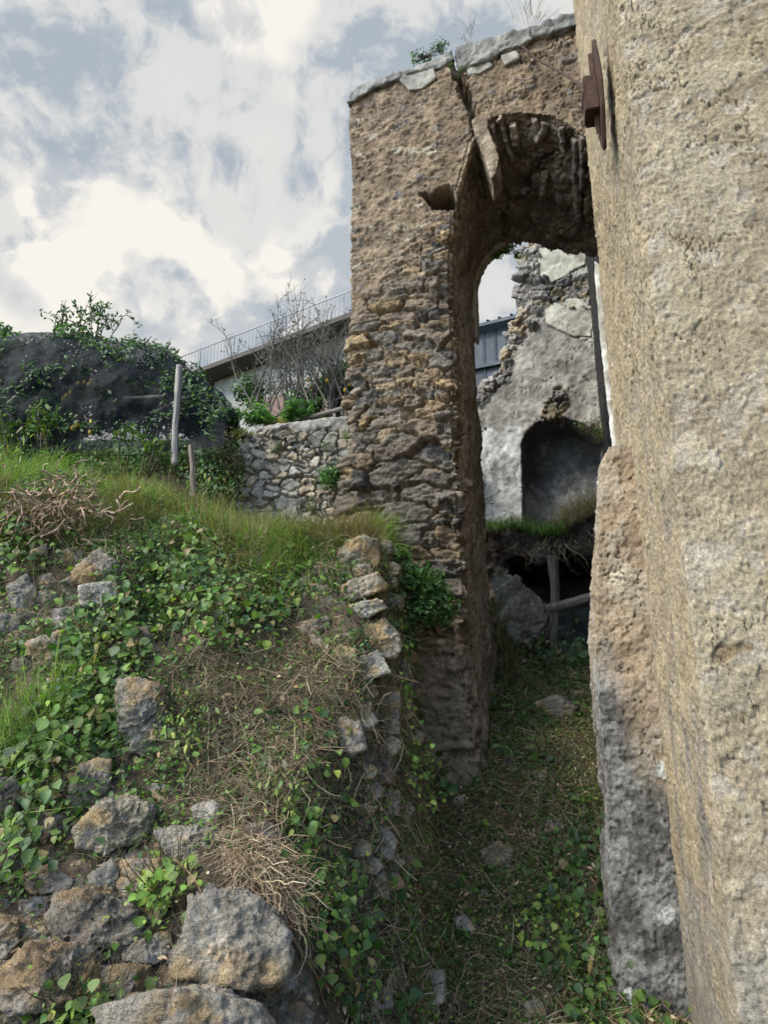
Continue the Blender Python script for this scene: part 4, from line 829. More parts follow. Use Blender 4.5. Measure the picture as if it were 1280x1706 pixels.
# the shed seen through the arch
s0 = atY(770, 560, 15.); s1 = atY(905, 528, 13.5); sh = empty('corrugated_shed', (s0 + s1) / 2 * [1, 1, 0] + [0, 0, 6.5], 'dark corrugated metal shed visible through the arched opening', 'shed')
dS = (s1 - s0); LS = np.linalg.norm(dS[:2]); dS2 = dS.copy(); dS2[2] = 0; dS2 /= np.linalg.norm(dS2); bS = np.array([-dS2[1], dS2[0], 0])
nS = 260; tt = np.linspace(-1, LS + 1, nS); pf = .035 * sst(np.abs(((tt / .32) % 1) * 2 - 1), .72, .95)
M_SHD = mat_flat('dark_sheet_metal', (.045, .05, .058), .55, .5, (3, .3), (30, .001))
zz = lambda t: s0[2] + dS[2] * t / LS
vr = np.array([[*(s0 + dS2 * t - bS * (p + .0))[:2], zz(t) - (.02 if k == 0 else (3.0))] for t, p in zip(tt, pf) for k in (0, 1)]); qv = np.array([[2 * i, 2 * i + 1, 2 * i + 3, 2 * i + 2] for i in range(nS - 1)])
vb_ = vr + bS * .1; mesh('wall', np.concatenate([vr, vb_]), np.concatenate([qv, qv + len(vr)]), M_SHD, sh)
rp = lambda t, o_, dz: np.array([*(s0 + dS2 * t - bS * o_)[:2], zz(t) + dz])
prism('roof', [rp(-1.2, .25, 0), rp(LS + 1.2, .25, 0), rp(LS + 1.2, -3, .5), rp(-1.2, -3, .5)], [rp(-1.2, .25, .08), rp(LS + 1.2, .25, .08), rp(LS + 1.2, -3, .58), rp(-1.2, -3, .58)], M_SHD, sh)
rs = [np.array([rp(t, .26, .10), rp(t, -1.5, .10 + .27)]) for t in np.arange(-1, LS + 1, .32)]; v, q = tubes(rs, .03, 5); mesh('roof_ribs', v, q, M_SHD, sh)
prism('cross_rail', [rp(-1, .12, -1.0), rp(LS + 1, .12, -1.0), rp(LS + 1, .02, -1.0), rp(-1, .02, -1.0)], [rp(-1, .12, -.92), rp(LS + 1, .12, -.92), rp(LS + 1, .02, -.92), rp(-1, .02, -.92)], M_SHD, sh)
# ------------------------------------------------------------------ leaves and grass
def tmpl(kind):
    if kind == 'heart': st = [(-.06, .20), (.08, .42), (.30, .50), (.55, .42), (.80, .20), (1, .0)]
    elif kind == 'oval': st = [(0, .02), (.25, .20), (.5, .25), (.78, .15), (1, 0)]
    elif kind == 'small': st = [(0, .04), (.45, .30), (1, .0)]
    elif kind == 'lance': st = [(0, .02), (.35, .10), (.7, .08), (1, 0)]
    v = []
    for t, w_ in st: v += [(-w_, t, .22 * w_ - .22 * t * t), (0, t, -.22 * t * t), (w_, t, .22 * w_ - .22 * t * t)]
    q = []
    for i in range(len(st) - 1): a = 3 * i; q += [(a, a + 1, a + 4, a + 3), (a + 1, a + 2, a + 5, a + 4)]
    return np.array(v, float), np.array(q)
TM = {k: tmpl(k) for k in ('heart', 'oval', 'small', 'lance')}
def nz(x): return x / (np.linalg.norm(x, axis=-1)[..., None] + 1e-9)
def scat(kind, pos, nrm, size, col, r=rng, ydir=None):
    tv, tq = TM[kind]; n = len(pos); nrm = nz(nrm)
    y = r.normal(0, 1, (n, 3)) if ydir is None else ydir + r.normal(0, .35, (n, 3)); y = nz(y - nrm * (y * nrm).sum(1)[:, None]); x = np.cross(y, nrm)
    s = np.broadcast_to(size, n)[:, None, None]
    cz = r.uniform(.2, 1.7, n)[:, None, None]
    v = pos[:, None] + s * (x[:, None] * tv[None, :, :1] * r.uniform(.8, 1.15, (n, 1, 1)) + y[:, None] * tv[None, :, 1:2] + nrm[:, None] * tv[None, :, 2:] * cz)
    q = (tq[None] + (np.arange(n) * len(tv))[:, None, None]).reshape(-1, 4)
    c = np.broadcast_to(col, (n, 3))[:, None] * (np.where(tv[:, 0] == 0, 1.22, .92)[None, :, None] * r.uniform(.85, 1.15, (n, len(tv), 1))); return v.reshape(-1, 3), q, c.reshape(-1, 3)
GT = np.array([(-1., 0, 0), (1, 0, 0), (-.8, .12, .4), (.8, .12, .4), (-.5, .42, .75), (.5, .42, .75), (-.05, .9, 1.), (.05, .9, 1.)]); GQ = np.array([(0, 1, 3, 2), (2, 3, 5, 4), (4, 5, 7, 6)])
def blades(pos, up, L, wd, col, bend=.6, r=rng, bdir=None):
    n = len(pos); up = nz(up); b = r.normal(0, 1, (n, 3)) if bdir is None else bdir + r.normal(0, .5, (n, 3)); b = nz(b - up * (b * up).sum(1)[:, None]); x = np.cross(b, up)
    L = np.broadcast_to(L, n)[:, None, None]; bd = (bend * r.uniform(.2, 1.5, n))[:, None, None]
    v = pos[:, None] + x[:, None] * GT[None, :, :1] * np.broadcast_to(wd, n)[:, None, None] + b[:, None] * GT[None, :, 1:2] * L * bd + up[:, None] * GT[None, :, 2:] * L * (1 - .35 * np.minimum(bd, 1.3) * GT[None, :, 2:])
    q = (GQ[None] + (np.arange(n) * 8)[:, None, None]).reshape(-1, 4); c = np.repeat(np.broadcast_to(col, (n, 3)), 8, 0); return v.reshape(-1, 3), q, c
GREENS = np.array([(.075, .15, .022), (.10, .19, .03), (.055, .11, .02), (.13, .22, .035), (.17, .26, .05), (.065, .13, .035), (.12, .19, .04)])
DGREEN = np.array([(.03, .065, .016), (.042, .088, .02), (.032, .068, .024), (.06, .115, .028)])
YG = np.array([(.20, .30, .05), (.15, .26, .04), (.27, .34, .07), (.11, .20, .03)])
STRAW = np.array([(.36, .28, .17), (.26, .19, .11), (.44, .36, .23), (.20, .14, .09), (.30, .20, .12)])
DEAD = np.array([(.26, .17, .09), (.36, .26, .15), (.17, .11, .06), (.44, .36, .24)])
def pick(P, n, r=rng, j=.2): return P[r.integers(0, len(P), n)] * r.uniform(1 - j, 1 + j, (n, 1))
def in_polys(polys, n, r=rng):
    """random ground points seen inside photo regions, spread over the real surface"""
    out = []
    per = [abs(sum(p[i][0] * p[(i + 1) % len(p)][1] - p[(i + 1) % len(p)][0] * p[i][1] for i in range(len(p)))) for p in polys]; tot = sum(per)
    for p, a in zip(polys, per):
        P = np.array(p); m = int(n * a / tot) + 1; xx = r.uniform(P[:, 0].min(), P[:, 0].max(), m * 4); yy = r.uniform(P[:, 1].min(), P[:, 1].max(), m * 4)
        k = inpoly(xx, yy, p); xx, yy = xx[k][:m], yy[k][:m]; q, ok = hit(xx, yy); out.append(q[ok])
    return np.concatenate(out)
def onground(n, x0, x1, y0, y1, dens=None, r=rng):
    x = r.uniform(x0, x1, n); y = r.uniform(y0, y1, n); z = terr(x, y); p = np.stack([x, y, z], 1); N_ = tnorm(x, y)
    k = r.random(n) < np.clip(.35 / np.maximum(N_[:, 2], .15), 0, 1) * (1 if dens is None else dens(p)); return p[k], N_[k]
UPV = np.array([0, 0, 1.])
def clump(p, sc, s, lo, hi): return sst(fbm(p, sc, 3, s=s), lo, hi)
def stuff(name, parts, mat, kind='stuff', label=None, cat=None):
    v, q, c = joinm(parts); o = mesh(name, v, q, mat, None, c, smooth=False if name == 'x' else True); tag(o, label, cat, None, kind); return o
rg = np.random.default_rng(77)
# litter: chopped stalks, dead leaves, small weeds
path_d = lambda p: (p[:, 0] > np.interp(p[:, 1], XE[:, 0], XE[:, 1]) - .05).astype(float)
def px_in(p, poly, soft=25):
    a, b = project(p); return sst(polydist(a, b, poly), -soft, soft)
CUT = [(300, 1100), (520, 1060), (690, 1130), (690, 1480), (600, 1560), (500, 1500), (420, 1430), (330, 1330), (290, 1190)]   # the cleared, straw-covered part of the bank
bankd = lambda p: 1 - path_d(p)
OL = np.array([(.10, .10, .045), (.14, .12, .06), (.07, .08, .03), (.18, .15, .08)])
def stalks(n, box, dens, L0, L1, r0, r1, cols, k=4):
    p, N_ = onground(n, *box, dens, rg); n = len(p); dr = nz(rg.normal(0, 1, (n, 3))); dr = nz(dr - N_ * (dr * N_).sum(1)[:, None] * .75)
    P = walk(p + N_ * rg.uniform(.003, .03, n)[:, None], dr, rg.uniform(L0, L1, n), k, .2, .03, rg); v, q = tubes(P, rg.uniform(r0, r1, n)[:, None] * np.linspace(1, .5, k), 3); return v, q, np.repeat(pick(cols, n, rg, .35), 3 * k, 0)
BX = (-2.4, 2.1, 2.2, 8.6)
stuff('cut_stalks', [stalks(90000, (-1.6, .25, 2.4, 4.6), lambda p: px_in(p, CUT), .02, .11, .0007, .0018, np.concatenate([STRAW * .9, OL, STRAW * .6])), stalks(14000, (-1.6, .25, 2.4, 4.6), lambda p: px_in(p, CUT), .10, .26, .001, .0024, STRAW, 5),
    stalks(60000, (-2.4, .3, 2.2, 4.6), lambda p: .45 * bankd(p), .02, .12, .0007, .0018, np.concatenate([STRAW * .8, OL])), stalks(110000, (-.4, 2.1, 3.0, 8.6), lambda p: .8 * path_d(p), .03, .20, .0010, .0030, np.concatenate([STRAW * 1.15, OL, STRAW]))], M_DRY, label='chopped dry stalks strewn over the cleared bank and path', cat='dry stalks')
p, N_ = onground(70000, *BX, lambda p: 1.0 * path_d(p) * (.4 + .6 * clump(p, 3, 404, -.3, .3)) + .12 + .2 * px_in(p, CUT), rg); n = len(p)
dl = scat('oval', p + N_ * rg.uniform(.003, .04, n)[:, None], N_ + rg.normal(0, .6, (n, 3)), rg.uniform(.012, .042, n), pick(DEAD, n, rg, .35) , rg)
stuff('leaf_litter', [dl], M_DRY, label='dead brown leaves lying between the stones', cat='leaf litter')
def weeds(n, box, dens, cols, s0, s1, kind='small', rise=.05, tilt=.6):
    p, N_ = onground(n, *box, dens, rg); n = len(p)
    return scat(kind, p + N_ * (rise * rg.random(n))[:, None] + [0, 0, .004], N_ * .5 + UPV * .6 + rg.normal(0, tilt, (n, 3)) + np.array([0, -.25, 0]), rg.uniform(s0, s1, n), pick(cols, n, rg, .3), rg)
cl1 = weeds(380000, (-.4, 2.1, 3.0, 8.6), lambda p: path_d(p) * (.35 + .65 * clump(p, 3, 401, -.3, .3)), np.concatenate([DGREEN, GREENS, OL, OL]), .010, .034)
cl2 = weeds(110000, (-2.4, .3, 2.1, 4.7), lambda p: (1 - .93 * px_in(p, SZ)) * bankd(p) * (.2 + .8 * clump(p, 3, 402, -.3, .3)) * (1 - .6 * px_in(p, CUT)), np.concatenate([DGREEN, GREENS]), .010, .034)
cl2b = weeds(80000, (-1.6, .25, 2.4, 4.6), lambda p: px_in(p, CUT) * (.3 + .7 * clump(p, 6, 405, -.2, .4)), np.concatenate([OL, DGREEN, GREENS * .8]), .006, .02, 'small', .03)
cl3 = weeds(20000, (-.4, 2.1, 3.0, 8.6), lambda p: path_d(p) * clump(p, 2.5, 403, -.1, .5), np.concatenate([DGREEN, GREENS * .8]), .028, .06, 'heart', .07)
cl4 = weeds(6000, (-2.4, .3, 2.1, 4.6), lambda p: (1 - .97 * px_in(p, SZ)) * bankd(p) * clump(p, 2.5, 406, -.2, .4) * (1 - .6 * px_in(p, CUT)), np.concatenate([DGREEN, GREENS]), .025, .05, 'heart', .08)
stuff('low_weeds', [cl1, cl2, cl2b, cl3, cl4], M_LEAF, label='low green weeds and chopped leaves covering the path and bank', cat='weeds')
# short wild grass over crest, slopes and terraces
def grass(dens, n, box, L0, L1, cols, wd=.0022, bend=.7, rgen=rg, bdir=None):
    p, N_ = onground(n, *box, dens, rgen); kk = N_[:, 2] > .5; p, N_ = p[kk], N_[kk]; n = len(p)
    cm = fbm(p, 3.5, 3, s=415); cc2 = pick(cols, n, rgen, .25); dry = (fbm(p, 1.5, 3, s=416) + .3 * cm > .2) & (rgen.random(n) < .6); cc2 = np.where(dry[:, None], pick(STRAW * .75, n, rgen, .3), cc2)
    return blades(p, N_ * .4 + UPV + rgen.normal(0, .35, (n, 3)), rgen.uniform(L0, L1, n) * np.clip(1 + 1.1 * cm, .35, 2.), rgen.uniform(.6, 1.3, n) * wd, cc2, bend, rgen, bdir)
crest = lambda p: sst(p[:, 1] + .15 * fbm(p, 2, 2, s=409), 3.98, 4.2) * sst(6.2 - p[:, 1], 0, .8) * (1 - path_d(p)) * (.45 + .55 * clump(p, 2.5, 410, -.3, .3))
g1 = grass(crest, 70000, (-3.6, .35, 3.6, 6.2), .05, .15, np.concatenate([YG, GREENS, STRAW]), .0024)
g1b = grass(lambda p: crest(p) * sst(4.7 - p[:, 1], 0, .3) * clump(p, 2, 411, -.1, .4), 26000, (-3.2, .3, 3.6, 4.8), .12, .26, np.concatenate([STRAW, YG, STRAW]), .0016, .9)
g2 = grass(lambda p: .5 * clump(p, 2, 412, -.3, .3) * (1 - path_d(p)), 60000, (-6, .4, 5.6, 9.2), .07, .2, np.concatenate([YG, GREENS]), .004)
g3 = grass(lambda p: (.10 + .45 * clump(p, 3, 413, .0, .5)) * (1 - path_d(p)) * (1 - .9 * px_in(p, SZ)), 50000, (-2.8, .2, 2.2, 4.2), .04, .13, np.concatenate([YG, GREENS, STRAW]), .0015)
g4 = grass(lambda p: .12 * path_d(p) * clump(p, 2, 414, 0, .5), 20000, (-.3, 1.2, 3.4, 7.6), .05, .14, np.concatenate([DGREEN, STRAW, YG]), .0015)
g5 = grass(lambda p: sst(p[:, 1], 3.8, 4.0) * sst(4.35 - p[:, 1], 0, .2) * clump(p, 2.6, 417, -.1, .25), 60000, (-3.2, .25, 3.6, 4.4), .10, .26, np.concatenate([STRAW * .7, STRAW * .5, YG]), .0013, 1.5, rg, np.array([0, -1, -.6]))
stuff('wild_grass', [g1, g1b, g5, g2, g3, g4], M_GRASS, label='short mixed green and dry grass over the crest and terraces', cat='grass')
lgp = v_ = None
# grass on the collapsed floor edge and round the arch foot
def blades_at(pts, n, spread, L0, L1, cols, wd=.002, bend=.8, bdir=None, up=UPV):
    pts = np.array(pts); k = rg.integers(0, len(pts) - 1, n); f = rg.random(n)[:, None]; p = pts[k] * (1 - f) + pts[k + 1] * f + rg.normal(0, 1, (n, 3)) * spread
    return blades(p, up + rg.normal(0, .3, (n, 3)), rg.uniform(L0, L1, n), rg.uniform(.7, 1.3, n) * wd, pick(cols, n, rg, .25), bend, rg, bdir)
fl = [atY(x, y, 8.1) for x, y in ((800, 888), (850, 882), (900, 893), (935, 890))]; fr = [atY(x, y, 8.05) for x, y in ((930, 885), (965, 864), (1005, 848))]
e1 = blades_at(fl, 2600, (.04, .18, .03), .05, .17, np.concatenate([YG, GREENS]), .003); e2 = blades_at(fr, 900, (.04, .15, .02), .12, .34, STRAW, .003, 1.3, np.array([-.3, -1, -.6]))
e3 = blades_at([atY(x, y, 7.0) for x, y in ((826, 1010), (832, 1060), (850, 1100), (840, 1160))], 700, (.05, .1, .05), .1, .3, np.concatenate([DGREEN, STRAW]), .002, 1.2, np.array([.2, -1, -.3]))
stuff('floor_edge_grass', [e1, e2, e3], M_GRASS, label='grass and straw fringe on the broken floor edge inside the arch', cat='grass')

stuff('cut_stems', [stalks(5000, (-.4, 2.1, 3.0, 8.0), lambda p: path_d(p), .08, .30, .0020, .0048, np.concatenate([STRAW * 1.1, OL * 1.6, DEAD]), 5), stalks(2500, (-1.6, .3, 2.3, 4.2), lambda p: px_in(p, CUT), .06, .2, .0015, .0032, np.concatenate([STRAW, OL * 1.5]), 5)], M_DRY, label='thicker cut green and brown stems lying over the path and bank', cat='cut stems')
r = np.random.default_rng(333); n = 70; k_ = r.random(n) ** .7; hx = 835 + 165 * k_; hy = 915 - 30 * k_ + r.uniform(-8, 14, n); st_ = np.array([atY(a, b, 7.95) for a, b in zip(hx, hy)])
hr1 = walk(st_, np.array([0, -.5, -1.]) + r.normal(0, .3, (n, 3)), r.uniform(.08, .6, n) ** 1.2, 12, .28, .02, r); v, q = tubes(hr1, r.uniform(.0025, .008, n)[:, None] * np.linspace(1, .4, 12), 5)
o = mesh('hanging_roots', v, q, M_BARK, None, np.repeat(pick(STRAW * .75, n, r, .3), 60, 0)); tag(o, 'dry roots and straw hanging from the broken floor edge over the dark hollow', 'roots')
# ------------------------------------------------------------------ leafy plants: each clump its own thing, foliage + stems
def plant(name, label, cat, polys, n, size, cols, kind='heart', rise=.10, seed=1, group=None, nstem=36, stemcol=(.10, .09, .045), out=.25, tilt=.45):
    r = np.random.default_rng(seed); p = in_polys(polys, max(n // 9, 8), r)     # runners
    N_ = tnorm(p[:, 0], p[:, 1]); m = len(p); rep = n // m + 1
    base = np.repeat(p, rep, 0)[:n]; NB = np.repeat(N_, rep, 0)[:n]; cl = 1.5 * size
    pos = base + r.normal(0, cl, (len(base), 3)) * [1, 1, .9]; up = r.random(len(base)) ** .7 * rise
    gz_ = terr(pos[:, 0], pos[:, 1], False); pos = pos + NB * up[:, None]; pos[:, 2] = np.maximum(pos[:, 2], gz_ + .01)
    root = empty(name, p[np.argmin(p[:, 2])], label, cat, group)
    hu = (.6 + .6 * r.random((m, 1))); c = pick(cols, m, r, .15) * hu; c = np.repeat(c, rep, 0)[:n] * r.uniform(.7, 1.35, (len(base), 1)); od = r.random(len(base)); c = np.where((od > .93)[:, None], np.array([.22, .17, .07]), c); c = np.where((od < .10)[:, None], c * [1.9, 1.5, 1.3], c)
    a = scat(kind, pos, NB * .4 + UPV * .45 + np.array([-.1, -out * 1.6, 0]) + r.normal(0, tilt, (len(base), 3)), size * (.3 + 1.0 * r.random(len(base)) ** 1.6), c, r, ydir=np.array([0, -.4, -.7]))
    mesh('foliage', a[0], a[1], M_LEAF, root, a[2])
    k = r.integers(0, m, nstem * 3); st = walk(p[k], nz(N_[k] * .6 + UPV * .5 + r.normal(0, .5, (len(k), 3))), r.uniform(.08, .3, len(k)) * (rise / .1) ** .5, 7, .25, .05, r)
    v, q = tubes(st, np.full((1, 7), .0016) * np.linspace(1.3, .6, 7), 4); mesh('stems', v, q, M_LEAF, root, np.array(stemcol) * np.ones_like(v)); return root
plant('bindweed_plant', 'bright bindweed with heart-shaped leaves cascading below the crest in mid-bank', 'climbing plant', [[(270, 900), (330, 890), (400, 960), (480, 980), (440, 1080), (380, 1110), (300, 1060), (250, 960)]], 950, .040, GREENS, seed=21)
plant('bindweed_plant', 'bindweed patch right of the pale stones under the dry roots', 'climbing plant', [[(120, 1040), (210, 1000), (270, 1060), (240, 1130), (190, 1120), (120, 1110)]], 420, .042, GREENS, seed=22)
plant('bindweed_plant', 'bindweed trail hanging down left of the tall upright boulder', 'climbing plant', [[(150, 1130), (195, 1140), (205, 1240), (180, 1270), (110, 1240), (90, 1180)]], 300, .046, GREENS, seed=23)
plant('bindweed_plant', 'bindweed curtain down the left edge beside the wide tan boulder', 'climbing plant', [[(0, 1230), (110, 1250), (110, 1360), (60, 1480), (0, 1500)]], 460, .042, GREENS * .9, seed=24)
plant('bindweed_plant', 'bindweed in the upper left under the crest, left of the dry roots', 'climbing plant', [[(0, 860), (60, 870), (50, 950), (0, 970)]], 260, .045, GREENS * .9, seed=25)
plant('clover_plant', 'small-leaved green plant right of the tall upright boulder', 'plant', [[(285, 1180), (340, 1190), (350, 1260), (300, 1290), (270, 1270)]], 230, .030, np.concatenate([YG, GREENS]), 'oval', seed=26)
plant('leafy_plant', 'bright leafy sprig growing beside the squarish stone, left of the biggest boulder', 'plant', [[(245, 1480), (300, 1460), (315, 1530), (280, 1555), (245, 1530)]], 170, .034, YG, 'heart', seed=27)
plant('leafy_plant', 'leafy plant in front of the bottom left boulder', 'plant', [[(75, 1660), (160, 1650), (165, 1706), (90, 1720)]], 150, .034, GREENS, 'heart', seed=28)
plant('bindweed_plant', 'bindweed on the bank right of the biggest boulder', 'climbing plant', [[(480, 1420), (540, 1440), (590, 1560), (560, 1680), (490, 1640), (500, 1540)]], 420, .036, GREENS * .75, seed=29)
plant('bindweed_plant', 'yellow-green bindweed shoot climbing the right edge of the bank by the pier', 'climbing plant', [[(655, 1230), (700, 1240), (702, 1330), (680, 1355), (662, 1300)]], 200, .033, YG, seed=30)
plant('broadleaf_plant', 'dark broad-leaved plant at the foot of the pier beside the white stone', 'plant', [[(700, 1280), (770, 1270), (800, 1320), (750, 1345), (700, 1330)]], 90, .085, DGREEN * 2.0, seed=31)
plant('ivy_plant', 'dark ivy along the foot of the wall stub, bottom right of the path', 'climbing plant', [[(930, 1380), (1005, 1360), (1018, 1560), (1025, 1700), (930, 1700), (920, 1560)]], 520, .05, DGREEN * 1.4, seed=32)
plant('clover_plant', 'clover-like weed among cut stalks below the slanting grey stone', 'plant', [[(430, 1330), (500, 1310), (520, 1370), (470, 1410)]], 150, .028, YG, 'oval', .05, seed=33)
plant('ivy_plant', 'scattered yellow-green leaves on the lower middle of the path', 'climbing plant', [[(840, 1520), (960, 1500), (960, 1600), (860, 1620)]], 170, .042, YG * .8, 'heart', .07, seed=34)
plant('nettle_patch', 'tall nettle-like greens on the slope left under the netting', 'plant', [[(120, 760), (300, 745), (330, 790), (140, 805)]], 3000, .065, DGREEN * 1.9, 'oval', .22, seed=35)
plant('nettle_patch', 'bushy greens around the short stake, left end of the retaining wall', 'plant', [[(300, 720), (400, 735), (400, 770), (360, 850), (330, 860), (290, 790)]], 3000, .06, np.concatenate([GREENS * .8, DGREEN * 1.5]), 'oval', .32, seed=36)
plant('broadleaf_plant', 'bright fern-like weeds at the far left end of the crest', 'plant', [[(0, 740), (110, 745), (130, 790), (0, 810)]], 900, .06, np.concatenate([YG, GREENS]), 'lance', .28, seed=37)
plant('reddish_plant', 'reddish-brown withered shrub beside the stake at the wall end', 'plant', [[(330, 745), (390, 740), (395, 800), (350, 830)]], 1100, .05, np.array([(.12, .07, .04), (.16, .10, .05), (.08, .10, .03)]), 'oval', .38, seed=38)
plant('ivy_plant', 'leafy weeds in the dark hollow behind the wooden prop', 'climbing plant', [[(850, 1075), (985, 1060), (985, 1110), (860, 1120)]], 500, .06, DGREEN * 1.3, 'heart', .25, seed=39)
# dark hanging shrub between the bank and the pier
def volume_plant(name, label, cat, centres, n, size, cols, kind='oval', seed=1, group=None, mat=None, stemc=(.07, .055, .035), stems=20, root_at=None, cn=None):
    r = np.random.default_rng(seed); cs = np.array([c[0] for c in centres]); rs_ = np.array([c[1] for c in centres], float)
    if rs_.ndim == 1: rs_ = rs_[:, None] * np.ones(3)
    w_ = rs_.prod(1) ** .8; k = r.choice(len(cs), n, p=w_ / w_.sum()); d = nz(r.normal(0, 1, (n, 3))); rad = r.random(n) ** .45
    sh_ = 1 + .30 * fbm(cs[k] + d * rs_[k], 3.2 / max(rs_.max(), .2), 3, s=seed); pos = cs[k] + d * rs_[k] * (rad * sh_)[:, None]
    keep = fbm(pos, 2.2 / max(rs_.max() * .5, .15), 3, s=seed + 3) > -.28; pos, d, k = pos[keep], d[keep], k[keep]; n = len(pos)
    root = empty(name, cs[0] - [0, 0, rs_[0, 2]] if root_at is None else root_at, label, cat, group)
    cl_ = pick(cols, n, r, .3) * (1 + .45 * fbm(pos, 4, 2, s=seed + 5))[:, None]
    a = scat(kind, pos, d * .8 + UPV * .5 + r.normal(0, .55, (n, 3)), size * r.uniform(.6, 1.3, n), cl_, r)
    mesh('foliage' if cn is None else cn, a[0], a[1], mat or M_LEAF, root, a[2])
    b0 = np.array(root.matrix_world.translation); kk = r.integers(0, len(cs), stems); tgt = cs[kk] + nz(r.normal(0, 1, (stems, 3))) * rs_[kk] * .8
    tt_ = np.linspace(0, 1, 9)[None, :, None]; Pp = b0 + (tgt - b0)[:, None] * tt_ + (r.normal(0, .07, (stems, 9, 3)) * np.sin(tt_ * pi) * rs_.max()); v, q = tubes(Pp, np.linspace(1, .3, 9)[None] * max(.004, .012 * rs_.max()), 5)
    mesh('stems', v, q, M_BARK, root, np.array(stemc) * np.ones_like(v)); return root
volume_plant('hanging_shrub', 'dense dark green shrub spilling from the terrace against the pier', 'shrub', [(atY(680, 960, 5.05), (.16, .16, .14)), (atY(715, 985, 5.15), (.18, .15, .19)), (atY(700, 1020, 5.0), (.14, .12, .14)), (atY(735, 1010, 5.2), (.12, .12, .16)), (atY(665, 930, 5.0), (.1, .12, .08)), (atY(680, 1055, 4.95), (.07, .08, .14))], 3200, .046, DGREEN * 1.55, 'oval', 41)
# tufts of long grass
def tuft(label, px, py, n, L, cols, spread=.06, bend=.9, Y=None, wd=.0022, bdir=None, name='grass_tuft', cat='grass tuft', group=None, seed=1):
    c = hit(px, py)[0][0] if Y is None else atY(px, py, Y); r = np.random.default_rng(seed)
    p = c + r.normal(0, 1, (n, 3)) * [spread, spread, spread * .3]
    if Y is None: p[:, 2] = terr(p[:, 0], p[:, 1])
    a = blades(p, UPV + (p - c) * 3 + r.normal(0, .3, (n, 3)) * [1, 1, .3], r.uniform(.4, 1.1, n) * L, wd * r.uniform(.6, 1.2, n), pick(cols, n, r, .25), bend, r, bdir); o = mesh(name, a[0], a[1], M_GRASS, None, a[2]); return tag(o, label, cat, group)
tuft('bright green grass tuft on the terrace corner against the pier', 650, 905, 1500, .30, YG, .13, 1.0, seed=1, bdir=np.array([.4, -.6, 0]))
tuft('long arching yellow-green grass tuft at the left, below the thin flat stone', 50, 1225, 520, .34, YG, .09, 1.2, seed=2, wd=.002)
tuft('tuft of long dry-tipped grass hanging over the crest in the middle', 400, 905, 900, .24, np.concatenate([YG, STRAW]), .14, 1.2, seed=3, bdir=np.array([0, -.8, -.2]))
tuft('tuft of fresh grass at the top left edge of the crest', 20, 800, 900, .34, YG, .2, .8, seed=4)
tuft('thin grass tuft on the crest right of the dry roots', 250, 835, 600, .24, YG, .14, .8, seed=5)
tuft('green grass fringe over the stone stack at the end of the bank', 490, 930, 900, .18, np.concatenate([YG, GREENS]), .12, 1.3, seed=6, bdir=np.array([0, -.9, -.3]))
tuft('reddish dry grass beard left of the topmost stack stone', 560, 905, 1100, .22, np.concatenate([STRAW * .7, [(.15, .08, .06)]]), .14, 1.4, seed=7, bdir=np.array([0, -1, -.7]))
tuft('dark brown dry grass overhang right of the dry roots', 300, 860, 900, .22, STRAW * .6, .16, 1.4, seed=8, bdir=np.array([0, -1, -.7]))
# bundle of dry straw and long stems right of the biggest boulder
r = np.random.default_rng(51); c0 = hit(440, 1440)[0][0]; n = 900
pp0 = in_polys([[(370, 1400), (440, 1395), (480, 1440), (500, 1540), (450, 1500), (400, 1450)]], n, r); p = pp0[r.integers(0, len(pp0), n)] + r.normal(0, 1, (n, 3)) * [.03, .03, .015] + [0, -.05, .02]; dr = nz(np.stack([r.normal(.3, .8, n), r.normal(-.2, .5, n), r.normal(-.3, .5, n)], 1))
P = walk(p, dr, r.uniform(.05, .22, n), 9, .30, .06, r); v, q = tubes(P, np.full((1, 9), 1.) * r.uniform(.0005, .0015, n)[:, None], 4); cs1 = np.repeat(pick(STRAW * 1.3, n, r, .4), 36, 0)
longs = []
for pts in [[(395, 1420), (440, 1480), (478, 1530), (492, 1570), (540, 1640), (600, 1690)], [(478, 1400), (480, 1470), (476, 1520), (500, 1580), (560, 1650), (590, 1706)], [(425, 1400), (460, 1470), (500, 1540), (545, 1680)], [(300, 1440), (330, 1470), (345, 1500)], [(545, 1560), (580, 1620), (640, 1690), (655, 1672)]]:
    q_, _ = hit([a[0] for a in pts], [a[1] for a in pts]); longs.append(curve(q_ + [0, -.07, .03], 30))
v2, q2 = tubes(np.array(longs), np.linspace(1, .5, 30)[None] * .0045, 6)
V3, Q3, C3 = joinm([(v, q, cs1), (v2, q2, np.array([.26, .165, .09]))]); tag(mesh('dry_straw_bundle', V3, Q3, M_DRY, None, C3), 'matted bundle of pale dry straw and long stems above the biggest boulder', 'straw')
